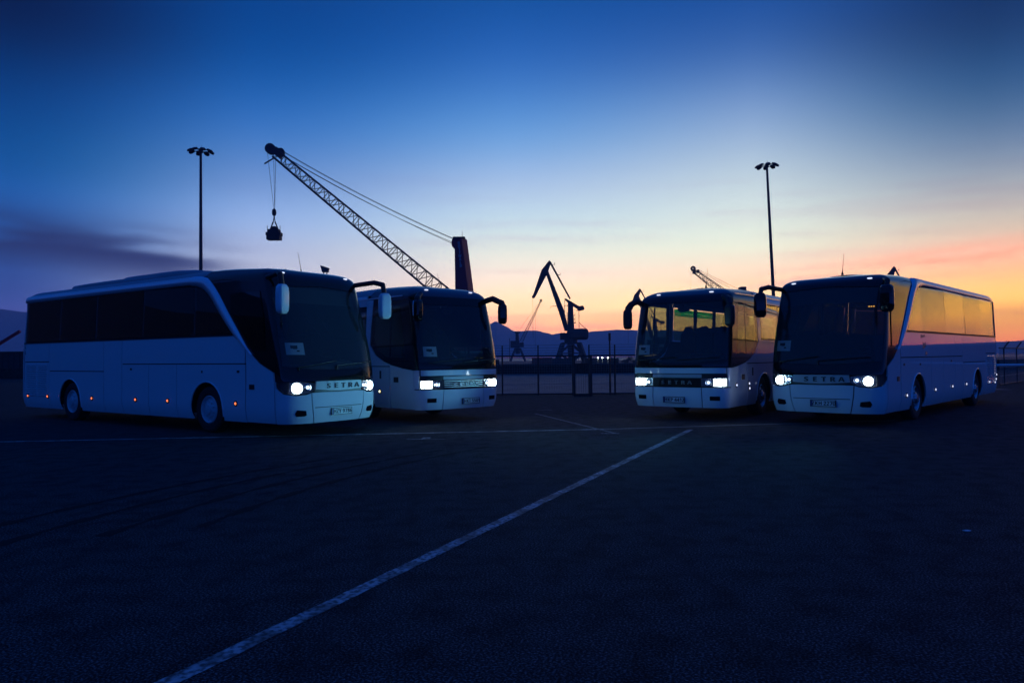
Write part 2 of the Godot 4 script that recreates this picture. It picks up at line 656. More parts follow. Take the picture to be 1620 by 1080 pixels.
func hanging_mirror(parent: Node3D, sg: float, shell: Material, y0: float, y1: float, x: float, black_arm: Material) -> void:
	var mm := Node3D.new()
	put(mm, "mirror", parent)
	var g := Geo.new()
	var root := surf(sg * (uF * 0.86), bVs - 0.02)
	var ym := lerpf(y0, y1, 0.5)
	if kA:
		g.path([root, Vector3(sg * (x - 0.1), bVs + 0.02, 0.3), Vector3(sg * x, bVs - 0.03, 0.12), Vector3(sg * x, y1 - 0.1, 0.06)], 0.055, 8)
	else:
		g.path([root, Vector3(sg * (x - 0.18), bVs + 0.02, 0.24), Vector3(sg * (x - 0.05), bVs - 0.06, 0.14), Vector3(sg * x, y1 + 0.02, 0.08), Vector3(sg * x, ym, 0.06)], 0.075, 8)
	obj("mirror_arm", g, black_arm, mm)
	g = Geo.new()
	var tilt := Basis(Vector3.UP, sg * 0.25)
	g.blob(Vector3(sg * x, ym, 0.06), Vector3(0.14 if kA else 0.11, (y1 - y0) * 0.5, 0.085), 4.5, tilt, 10)
	obj("mirror_head", g, shell, mm)
	g = Geo.new()
	g.blob(Vector3(sg * x, ym, 0.06) + tilt * Vector3(0, 0, 0.08), Vector3(0.095, (y1 - y0) * 0.46, 0.012), 5.0, tilt, 8)
	obj("mirror_glass", g, M.chrome, mm)

func marker(parent: Node3D, sg: float, z: float, y: float, m: Material, r := 0.03) -> void:
	var q := su_(sg, z, y)
	var p := surf(q.x, q.y)
	var nn := surf_n(q.x, q.y)
	var h := Node3D.new()
	put(h, "marker_lamp", parent)
	var g := Geo.new()
	g.lathe([Vector2(r * 2.0, 0.0), Vector2(r * 1.9, 0.012), Vector2(r, 0.014)], p, nn, 14)
	obj("marker_base", g, M.black_plastic, h)
	g = Geo.new()
	g.lathe([Vector2(r, 0.012), Vector2(r * 0.8, 0.024), Vector2(0.0, 0.03)], p, nn, 14)
	obj("marker_lens_lamp", g, m, h)

func interior(parent: Node3D, seats: bool) -> void:
	var g := Geo.new()
	g.box(Vector3(0, 0.72, 6.4), Vector3(1.5, 0.7, 10.8))
	g.box(Vector3(0, 1.12, 6.3), Vector3(2.36, 0.06, 11.0))
	g.box(Vector3(0, 1.0, 0.75), Vector3(2.0, 0.5, 0.5))
	obj("chassis_floor", g, M.dark_interior, parent)
	g = Geo.new()
	g.blob(Vector3(0, 1.3, 0.62), Vector3(1.05, 0.16, 0.32), 4.0, Basis(), 8)
	g.blob(Vector3(-0.55, 1.42, 0.72), Vector3(0.38, 0.13, 0.25), 3.0, Basis(), 8)
	obj("dashboard", g, M.dark_interior, parent)
	g = Geo.new()
	var cn := Vector3(-0.55, 1.62, 0.92)
	var wx := Vector3.RIGHT
	var wy := Vector3(0, 0.5, 0.87)
	for k in 16:
		var a := TAU * k / 16
		var b := TAU * (k + 1) / 16
		g.tube(cn + (wx * cos(a) + wy * sin(a)) * 0.23, cn + (wx * cos(b) + wy * sin(b)) * 0.23, 0.016, 0.016, 6, false)
	g.tube(cn, cn + Vector3(0, -0.3, -0.15), 0.03, 0.03, 6)
	g.bar(cn - wx * 0.22, cn + wx * 0.22, 0.03, 0.02)
	obj("steering_wheel", g, M.dark_interior, parent)
	if not seats:
		return
	var sg := Geo.new()
	sg.blob(Vector3(0, 0.42, 0), Vector3(0.23, 0.09, 0.25), 4.0, Basis(), 6)
	sg.blob(Vector3(0, 0.8, 0.24), Vector3(0.22, 0.4, 0.07), 4.0, Basis(Vector3.RIGHT, 0.15), 6)
	sg.blob(Vector3(0, 1.16, 0.3), Vector3(0.13, 0.1, 0.06), 3.0, Basis(Vector3.RIGHT, 0.15), 6)
	sg.box(Vector3(0, 0.17, 0), Vector3(0.3, 0.34, 0.3))
	var sm := sg.mesh()
	var ds := obj("driver_seat", sm, M.seat_fabric, parent)
	ds.position = Vector3(-0.55, 1.05, 1.4)
	for row in 10:
		for x in [-0.93, -0.47, 0.47, 0.93]:
			var o := obj("seat", sm, M.seat_fabric, parent)
			o.position = Vector3(x, 1.12, 2.7 + row * 0.87)

func head_lamp(parent: Node3D, sg: float, poly: PackedVector2Array, big: Vector2, small: Vector2, energy: float, rect := PackedVector2Array()) -> void:
	var h := Node3D.new()
	put(h, "headlight", parent)
	obj("reflector", panel(poly.duplicate(), -0.07, 0.0, 0.0), M.chrome, h)
	obj("bezel", bezel(poly), M.black_plastic, h)
	var p := surf(big.x, big.y)
	var nn := Vector3(0, 0, -1).lerp(surf_n(big.x, big.y), 0.35).normalized()
	var g := Geo.new()
	g.lathe([Vector2(0.112, -0.055), Vector2(0.114, -0.035), Vector2(0.1, -0.02)], p, nn, 20)
	obj("lamp_ring", g, M.chrome, h)
	if rect.size() > 0:
		obj("main_lamp", panel(rect, -0.02, 0.03, 0.0), M.headlamp_glow, h)
	g = Geo.new()
	g.lathe([Vector2(0.105, -0.05), Vector2(0.098, -0.03), Vector2(0.06, -0.018), Vector2(0.0, -0.013)], p, nn, 20)
	if rect.size() == 0:
		obj("main_lamp", g, M.headlamp_glow, h)
	p = surf(small.x, small.y)
	g = Geo.new()
	g.lathe([Vector2(0.075, -0.06), Vector2(0.072, -0.03), Vector2(0.06, -0.024), Vector2(0.055, -0.05), Vector2(0.0, -0.06)], p, nn, 18)
	obj("lamp_ring", g, M.chrome, h)
	g = Geo.new()
	g.blob(p - nn * 0.045, Vector3(0.03, 0.03, 0.02), 2.0, Basis(), 6)
	obj("side_lamp", g, M.side_lamp_glow, h)
	pane("lamp_lens", poly.duplicate(), M.lens_glass, h, 0.004, 0.0)
	lamp_light(h, surf(big.x, big.y) + Vector3(0, 0, -0.03), energy, beam_yaw)

func bezel(poly: PackedVector2Array) -> Geo:
	var g := Geo.new()
	if Geometry2D.is_polygon_clockwise(poly):
		poly.reverse()
	for k in poly.size():
		var a := poly[k]
		var b := poly[(k + 1) % poly.size()]
		var n0 := surf_n(a.x, a.y)
		var n1 := surf_n(b.x, b.y)
		var o2 := Vector2((b - a).y, -(b - a).x).normalized()
		var m := (a + b) * 0.5
		var on := (surf(m.x - o2.x * 0.01, m.y - o2.y * 0.01) - surf(m.x, m.y)).normalized()
		g.quad(surf(a.x, a.y) + n0 * 0.003, surf(b.x, b.y) + n1 * 0.003, surf(b.x, b.y) - n1 * 0.08, surf(a.x, a.y) - n0 * 0.08, on)
	return g

func number_plate(parent: Node3D, x: float, y: float, txt: String) -> void:
	var q := fu_(x if x != 0.0 else 0.001, y)
	var p := surf(q.x, q.y)
	var h := Node3D.new()
	put(h, "number_plate", parent)
	h.position = p + Vector3(0, 0, -0.012)
	h.rotation.y = atan2(surf_n(q.x, q.y).x, -surf_n(q.x, q.y).z) * -1.0
	var g := Geo.new()
	g.box(Vector3(0, 0, 0), Vector3(0.56, 0.15, 0.02))
	obj("plate_frame", g, M.black_plastic, h)
	g = Geo.new()
	g.box(Vector3(0, 0, -0.011), Vector3(0.53, 0.12, 0.008))
	obj("plate_face", g, M.plate_white, h)
	g = Geo.new()
	g.box(Vector3(0.243, 0, -0.013), Vector3(0.045, 0.12, 0.008))
	obj("plate_country_band", g, M.plate_blue, h)
	var o := obj("plate_lettering", word(txt, 0.085, 0.006), M.ink, h)
	o.position = Vector3(-0.02, 0, -0.017)
	o.rotation.y = PI

func placard(parent: Node3D, poly: PackedVector2Array, at_uv: Vector2) -> void:
	var o := skin("windscreen_placard", poly, M.paper, parent, -0.03, 0.004, 0.0)
	for r in [[0.02, 0.035, 0.075, 0.03], [0.0, 0.005, 0.045, 0.012], [-0.06, -0.045, 0.03, 0.014]]:
		var c := at_uv + Vector2(r[0], r[1])
		var w: float = r[2]
		var hh: float = r[3]
		obj("placard_print", panel(PackedVector2Array([c + Vector2(-w, -hh), c + Vector2(w, -hh), c + Vector2(w, hh), c + Vector2(-w, hh)]), -0.026, 0.002), M.ink, o)

# ---------------------------------------------------------------- coach with the swooping silver arch
func arch_coach(b: Node3D, o: Dictionary) -> void:
	profile(true, o.lift)
	var hub: Material = o.hub
	var glass: Material = o.glass
	var yb := 0.27
	var belt := 2.07
	var zA := 0.5          # seam between bumper corner and door
	var uP := su_(1.0, 0.26, 1.0).x     # windscreen pillar
	# inner shell so that no gap shows through
	obj("inner_shell", panel(PackedVector2Array([Vector2(-bTot, 3.1), Vector2(bTot, 3.1), Vector2(bTot, bVm - 0.1), Vector2(-bTot, bVm - 0.1)]), -0.05, 0.0), M.dark_interior, b)
	for sg in [-1.0, 1.0]:
		var inner := []
		inner.append_array([[0.3, 1.95], [0.3, 0.3]])
		inner.append_array(arch_pts(2.8, 0.3, 0.6))
		inner.append_array(arch_pts(9.0, 0.3, 0.6))
		inner.append_array([[BL - 0.05, 0.3], [BL - 0.05, 2.05], [2.0, 2.05]])
		var pl := spoly(sg, inner)
		obj("inner_shell", panel(pl, -0.05, 0.0), M.dark_interior, b)
		for zc in [2.8, 9.0]:
			var g := Geo.new()
			for k in 16:
				var a := PI * k / 16 - 0.15
				var c := PI * (k + 1) / 16 + (0.15 if k == 15 else 0.0)
				var p0 := Vector3(0, 0.5 + 0.6 * sin(a), zc - 0.6 * cos(a))
				var p1 := Vector3(0, 0.5 + 0.6 * sin(c), zc - 0.6 * cos(c))
				g.quad(p0 + Vector3(sg * 0.7, 0, 0), p1 + Vector3(sg * 0.7, 0, 0), p1 + Vector3(sg * 1.2, 0, 0), p0 + Vector3(sg * 1.2, 0, 0), (Vector3(0, 0.5, zc) - p0).normalized())
			g.box(Vector3(sg * 0.72, 0.75, zc), Vector3(0.03, 0.9, 1.2))
			obj("wheel_well", g, M.black_plastic, b)
			wheel(b, sg * 1.15, zc, hub)
			# thin lip round the arch
			var lip := Geo.new()
			var ap := arch_pts(zc, yb + 0.1, 0.6)
			for k in ap.size() - 1:
				var q0 := su_(sg, ap[k][0], ap[k][1])
				var q1 := su_(sg, ap[k + 1][0], ap[k + 1][1])
				lip.tube(surf(q0.x, q0.y), surf(q1.x, q1.y), 0.018, 0.018, 6)
			obj("arch_lip", lip, M.silver_trim if o.bright_lip else M.white_paint, b)
		# ---- lower body, panel by panel
		var fa := arch_pts(2.8, yb, 0.6)
		var ra := arch_pts(9.0, yb, 0.6)
		# door / driver's panel under the black sweep
		skin("front_door" if sg > 0 else "driver_panel", spoly(sg, [[zA, yb], [1.43, yb], [1.43, 1.83], [1.2, 1.67], [0.96, 1.5], [0.7, 1.39], [zA, 1.31]]), M.white_paint, b, 0.0, 0.03, 0.018)
		var low := [[1.43, yb]]
		low.append_array(fa)
		low.append_array([[3.95, yb], [3.95, 1.48], [1.43, 1.48]])
		skin("body_panel", spoly(sg, low), M.white_paint, b)
		skin("upper_panel", spoly(sg, [[1.43, 1.48], [6.34, 1.48], [6.34, belt], [1.86, belt], [1.43, 1.85]]), M.white_paint, b)
		skin("luggage_flap", spoly(sg, [[3.95, yb], [5.12, yb], [5.12, 1.48], [3.95, 1.48]]), M.white_paint, b)
		skin("luggage_flap", spoly(sg, [[5.12, yb], [6.34, yb], [6.34, 1.48], [5.12, 1.48]]), M.white_paint, b)
		if sg > 0:
			skin("middle_door", spoly(sg, [[6.34, yb], [7.22, yb], [7.22, belt], [6.34, belt]]), M.white_paint, b)
		else:
			skin("luggage_flap", spoly(sg, [[6.34, yb], [7.22, yb], [7.22, 1.48], [6.34, 1.48]]), M.white_paint, b)
			skin("upper_panel", spoly(sg, [[6.34, 1.48], [7.22, 1.48], [7.22, belt], [6.34, belt]]), M.white_paint, b)
		var rl := [[7.22, yb]]
		rl.append_array(ra)
		rl.append_array([[10.2, yb], [10.2, 1.3], [7.22, 1.3]])
		skin("body_panel", spoly(sg, rl), M.white_paint, b)
		skin("upper_panel", spoly(sg, [[7.22, 1.3], [10.2, 1.3], [10.2, belt], [7.22, belt]]), M.white_paint, b)
		skin("engine_flap", spoly(sg, [[10.2, yb], [11.7, yb], [11.7, 1.55], [10.2, 1.55]]), M.white_paint, b)
		skin("upper_panel", spoly(sg, [[10.2, 1.55], [11.7, 1.55], [11.7, belt], [10.2, belt]]), M.white_paint, b)
		# louvres of the engine bay
		for col in [[10.3, 10.85], [10.95, 11.55]]:
			for k in 15:
				var y := 0.62 + k * 0.06
				var q0 := su_(sg, col[0], y)
				var q1 := su_(sg, col[1], y)
				var g := Geo.new()
				g.bar(surf(q0.x, q0.y) + Vector3(sg * 0.008, 0, 0), surf(q1.x, q1.y) + Vector3(sg * 0.008, 0, 0), 0.022, 0.026, Vector3.UP.rotated(Vector3(0, 0, 1), -sg * 0.6))
				obj("louvre", g, M.white_paint, b)
		# small rounded hatches, handles
		for hz in ([[2.35, 1.2, 3.6, 1.44]] if sg > 0 else []):
			skin("small_hatch", spoly(sg, [[hz[0], hz[1]], [hz[2], hz[1]], [hz[2], hz[3]], [hz[0], hz[3]]]), M.white_paint, b, 0.006, 0.01, 0.0)
		for hd in [[1.2, 1.01, 0.16, 0.1], [1.66, 1.32, 0.07, 0.05], [2.95, 1.31, 0.05, 0.05], [5.9, 1.36, 0.06, 0.05]]:
			skin("handle", spoly(sg, [[hd[0] - hd[2] * 0.5, hd[1] - hd[3] * 0.5], [hd[0] + hd[2] * 0.5, hd[1] - hd[3] * 0.5], [hd[0] + hd[2] * 0.5, hd[1] + hd[3] * 0.5], [hd[0] - hd[2] * 0.5, hd[1] + hd[3] * 0.5]]), M.black_plastic, b, 0.012, 0.02, 0.0)
		# belt moulding
		var bm := Geo.new()
		for k in 20:
			var z0 := lerpf(1.9, 11.75, k / 20.0)
			var z1 := lerpf(1.9, 11.75, (k + 1) / 20.0)
			var q0 := su_(sg, z0, belt + 0.005)
			var q1 := su_(sg, z1, belt + 0.005)
			bm.bar(surf(q0.x, q0.y), surf(q1.x, q1.y), 0.03, 0.03)
		obj("belt_moulding", bm, M.black_plastic, b)
		# ---- silver arch
		var outer := smooth_pts([[11.9, 3.4], [8.0, 3.4], [3.92, 3.4], [3.3, 3.4], [2.84, 3.33], [2.5, 3.07], [2.06, 2.58], [1.66, 2.15], [1.4, 1.86], [1.18, 1.66]], 4)
		var innr := smooth_pts([[1.2, 1.655], [1.5, 1.86], [1.86, 2.1], [2.3, 2.5], [2.72, 2.92], [3.06, 3.13], [3.44, 3.2], [3.92, 3.22], [8.0, 3.22], [11.9, 3.21]], 4)
		obj("silver_arch", round_rail(sg, outer, innr, 0.05), M.silver_trim, b)
		var ring := outer.duplicate()
		for q in innr:
			ring.append([q[0] + 0.07, q[1] - 0.06] if q[0] < 3.6 else [minf(q[0], 11.8), q[1] - 0.07])
		skin("arch_backing", spoly(sg, ring), M.dark_interior, b, -0.032, 0.02, 0.0)
		skin("belt_seal", spoly(sg, [[1.75, 1.98], [11.75, 1.98], [11.75, 2.15], [1.95, 2.15]]), M.dark_interior, b, -0.032, 0.02, 0.0)
		# ---- panes behind the arch
		var top := 3.225
		var first := [[3.3, belt + 0.02], [1.86, belt + 0.02], [2.3, 2.5], [2.72, 2.92], [3.06, 3.13], [3.3, 3.185]]
		pane("side_window", spoly(sg, first), glass, b, 0.002, 0.014)
		var cuts := [3.3, 5.4, 7.7, 9.6, 11.72]
		for k in 4:
			pane("side_window", spoly(sg, [[cuts[k], belt + 0.02], [cuts[k + 1], belt + 0.02], [cuts[k + 1], top], [cuts[k], top if k else 3.19]]), glass, b, 0.002, 0.018).transform = uneven(Vector3(sg * BW, 2.6, (cuts[k] + cuts[k + 1]) * 0.5), sg, [0.9, -0.6, 0.8, -0.4][k], [0.2, -0.25, 0.35, 0.0][k])
		for k in 4:
			skin("window_pillar", spoly(sg, [[cuts[k] - 0.08, belt], [cuts[k] + 0.08, belt], [cuts[k] + 0.08, 3.2], [cuts[k] - 0.08, 3.2]]), M.dark_interior, b, -0.036, 0.03, 0.0)
		# ---- black side behind the windscreen
		var uz := func(y: float) -> Vector2: return Vector2(sg * uP, vy(y))
		var blk := PackedVector2Array([uz.call(1.12), su_(sg, 0.4, 1.27), su_(sg, zA, 1.315), su_(sg, 0.7, 1.395), su_(sg, 0.96, 1.505), su_(sg, 1.2, 1.66)])
		for p in [[1.43, 1.87], [1.72, 2.16], [2.13, 2.57], [2.57, 3.05], [2.8, 3.24]]:
			blk.append(su_(sg, p[0], p[1]))
		blk.append(su_(sg, 2.2, 3.26))
		blk.append(uz.call(3.05))
		skin("black_side_panel", blk, M.black_gloss, b, -0.004, 0.02, 0.002)
		# door or driver's window, set proud in the black side
		var wz := [[0.78, 1.72], [1.2, 1.78], [1.62, 2.25], [1.95, 2.62], [1.98, 2.95], [1.0, 2.95], [0.84, 2.4]]
		pane("door_window" if sg > 0 else "driver_window", spoly(sg, wz), glass, b, 0.012, 0.0)
		# ---- bumper corner, headlight
		var hl := PackedVector2Array([fu_(sg * 0.64, 0.94), fu_(sg * 0.8, 0.88), fu_(sg * 1.02, 0.865), su_(sg, 0.26, 0.9), su_(sg, 0.4, 1.0), su_(sg, 0.43, 1.09), su_(sg, 0.27, 1.1), fu_(sg * 0.95, 1.115), fu_(sg * 0.62, 1.085)])
		var bc := PackedVector2Array([fu_(sg * 0.6, yb), su_(sg, 0.26, yb), su_(sg, zA, yb), su_(sg, zA, 1.305), su_(sg, 0.45, 1.1), su_(sg, 0.42, 0.99), su_(sg, 0.26, 0.885), fu_(sg * 1.02, 0.85), fu_(sg * 0.8, 0.865), fu_(sg * 0.7, 0.9), fu_(sg * 0.69, 0.7)])
		skin("bumper_corner", bc, M.white_paint, b)
		head_lamp(b, sg, hl, fu_(sg * 0.97, 0.985), fu_(sg * 0.75, 1.0), o.beam)
		skin("fog_light", PackedVector2Array([fu_(sg * 0.8, 0.45), fu_(sg * 0.84, 0.43), fu_(sg * 1.0, 0.43), fu_(sg * 1.03, 0.49), fu_(sg * 1.0, 0.56), fu_(sg * 0.82, 0.54)]), M.black_gloss, b, 0.006, 0.03, 0.0)
		hanging_mirror(b, sg, o.mirror, 2.44, 3.02, 1.38, M.black_plastic)
		# clearance lamps on the dome
		var q := Vector2(sg * 0.92, bVs + 0.14)
		var g3 := Geo.new()
		g3.blob(surf(q.x, q.y), Vector3(0.055, 0.016, 0.03), 3.0, Basis(), 6)
		obj("clearance_lamp", g3, M.white_marker_glow, b)
		for mk in o.markers:
			marker(b, sg, mk[0], mk[1], o.marker_glow)
		skin("rear_corner", PackedVector2Array([su_(sg, 11.7, yb), Vector2(sg * (bTot - 0.95), yb), Vector2(sg * (bTot - 0.95), 3.12), su_(sg, 11.72, 3.25), su_(sg, 11.72, belt)]), M.white_paint, b)
		var tl := Geo.new()
		tl.blob(surf(sg * (bTot - 1.0), 0.95) , Vector3(0.1, 0.28, 0.03), 4.0, Basis(), 6)
		obj("tail_light", tl, M.tail_lens, b)
	# ---- front
	skin("bumper", PackedVector2Array([fu_(-0.6, yb), fu_(0.6, yb), fu_(0.69, 0.7), fu_(0.7, 0.9), fu_(0.45, 0.905), fu_(0.001, 0.9), fu_(-0.45, 0.905), fu_(-0.7, 0.9), fu_(-0.69, 0.7)]), M.white_paint, b)
	skin("bumper_lip", fpoly([[-0.62, 0.585], [0.62, 0.585], [0.62, 0.6], [-0.62, 0.6]]), M.black_plastic, b, 0.004, 0.02, 0.0)
	skin("nose_bar", fpoly([[-0.62, 0.955], [-0.3, 0.93], [0.001, 0.92], [0.3, 0.93], [0.62, 0.955], [0.6, 1.115], [-0.6, 1.115]]), M.silver_bar, b, 0.02, 0.05, 0.0)
	skin("nose_slot", fpoly([[-0.64, 0.9], [0.64, 0.9], [0.62, 0.95], [0.3, 0.925], [0.001, 0.915], [-0.3, 0.925], [-0.62, 0.95]]), M.black_plastic, b, -0.01, 0.02, 0.0)
	var tx := "SETRA"
	for k in 5:
		var x := 0.34 - k * 0.19 - 0.04
		letter(tx[k], 0.1, surf(fu_(x + 0.0001, 1.02).x, 1.02) + Vector3(0, 0.0, -0.028), M.ink, b, "letter", 1.5)
	skin("black_mask", PackedVector2Array([fu_(-0.95, 1.12), fu_(0.95, 1.12), Vector2(uP, 1.12), Vector2(uP, 1.42), fu_(0.6, 1.36), fu_(0.001, 1.34), fu_(-0.6, 1.36), Vector2(-uP, 1.42), Vector2(-uP, 1.12)]), M.black_gloss, b, -0.002, 0.03, 0.002)
	pane("windscreen", PackedVector2Array([Vector2(-uP, 1.42), fu_(-0.6, 1.36), fu_(0.001, 1.34), fu_(0.6, 1.36), Vector2(uP, 1.42), Vector2(uP, 3.02), Vector2(0, 3.08), Vector2(-uP, 3.02)]), M.windscreen_glass, b, 0.0, 0.004)
	skin("sun_blind", PackedVector2Array([Vector2(-uP + 0.05, 2.72), Vector2(uP - 0.05, 2.72), Vector2(uP - 0.05, 3.04), Vector2(-uP + 0.05, 3.04)]), M.dark_interior, b, -0.04, 0.01, 0.0)
	var uD := su_(1.0, 2.95, 3.4).x
	skin("front_dome", PackedVector2Array([Vector2(-uP, 3.03), Vector2(0, 3.09), Vector2(uP, 3.03), su_(1, 2.2, 3.27), su_(1, 2.8, 3.25), su_(1, 2.95, 3.4), Vector2(uD, bVm + 0.995), Vector2(-uD, bVm + 0.995), su_(-1, 2.95, 3.4), su_(-1, 2.8, 3.25), su_(-1, 2.2, 3.27)]), M.black_gloss, b, 0.0, 0.02, 0.0)
	for sg in [-1.0, 1.0]:
		skin("roof_half", PackedVector2Array([su_(sg, 2.97, 3.4), su_(sg, 11.72, 3.4), Vector2(sg * (bTot - 0.95), vy(3.4)), Vector2(sg * (bTot - 0.95), bVm + 0.5), Vector2(sg * (uR - 0.1), bVm + 0.995), Vector2(sg * (uD + 0.02), bVm + 0.995)]), M.roof_paint, b, 0.0, 0.02, 0.0)
	rear_end(b, glass)
	placard(b, PackedVector2Array([Vector2(uP - 0.52, 1.66), Vector2(uP - 0.12, 1.66), Vector2(uP - 0.12, 1.9), Vector2(uP - 0.52, 1.9)]), Vector2(uP - 0.32, 1.78))
	number_plate(b, -0.05, 0.49, o.plate)
	for w in [[0.05, 1.42, -1.0, 1.5], [0.95, 1.4, 0.05, 1.52]]:
		var g := Geo.new()
		var pts := []
		for k in 9:
			var q := fu_(lerpf(w[0], w[2], k / 8.0) + 0.0001, lerpf(w[1], w[3], k / 8.0))
			pts.append(surf(q.x, q.y) + surf_n(q.x, q.y) * 0.035)
		g.path(pts, 0.014, 6)
		var q2 := fu_(w[0] + 0.0001, 1.34)
		g.tube(pts[0], surf(q2.x, q2.y), 0.018, 0.02, 6)
		obj("wiper", g, M.black_plastic, b)
	if o.pod:
		var g := Geo.new()
		g.blob(Vector3(0, 3.53, 7.4), Vector3(0.86, 0.14, 3.0), 5.0, Basis(Vector3.RIGHT, -0.004), 12)
		obj("roof_air_conditioner", g, M.roof_paint, b)
		g = Geo.new()
		g.blob(Vector3(0, 3.57, 6.0), Vector3(0.82, 0.16, 1.9), 4.0, Basis(), 10)
		obj("roof_fairing", g, M.roof_paint, b)
	antenna(b, Vector3(o.antenna, 3.4, 1.2))
	if o.display:
		var g := Geo.new()
		for k in 3:
			g.blob(Vector3(-0.78 - k * 0.05, 2.62, 0.85), Vector3(0.018, 0.014, 0.01), 2.0, Basis(), 5)
		obj("dash_display_lights", g, M.display_glow, b)
	interior(b, false)

func antenna(b: Node3D, at: Vector3) -> void:
	var g := Geo.new()
	g.tube(at, at + Vector3(0, 0.06, 0.0), 0.03, 0.02, 8)
	g.tube(at + Vector3(0, 0.05, 0), at + Vector3(0.0, 0.12, 0.02), 0.012, 0.01, 6)
	g.tube(at + Vector3(0, 0.1, 0.01), at + Vector3(0, 0.5, 0.12), 0.006, 0.003, 6)
	obj("whip_antenna", g, M.black_plastic, b)

func rear_end(b: Node3D, gl: Material) -> void:
	var e := bTot - 0.93
	for half in [-1.0, 1.0]:
		skin("rear_panel", PackedVector2Array([Vector2(half * e, 0.3), Vector2(half * bTot, 0.3), Vector2(half * bTot, 1.9), Vector2(half * e, 1.9)]), M.white_paint, b, 0.0, 0.02, 0.0)
		pane("rear_window", PackedVector2Array([Vector2(half * e, 1.92), Vector2(half * bTot, 1.92), Vector2(half * bTot, 3.0), Vector2(half * e, 3.0)]), gl, b, 0.0, 0.0)
		skin("rear_roof_panel", PackedVector2Array([Vector2(half * e, 3.02), Vector2(half * bTot, 3.02), Vector2(half * bTot, bVm + 0.5), Vector2(half * e, bVm + 0.5)]), M.white_paint, b, 0.0, 0.02, 0.0)

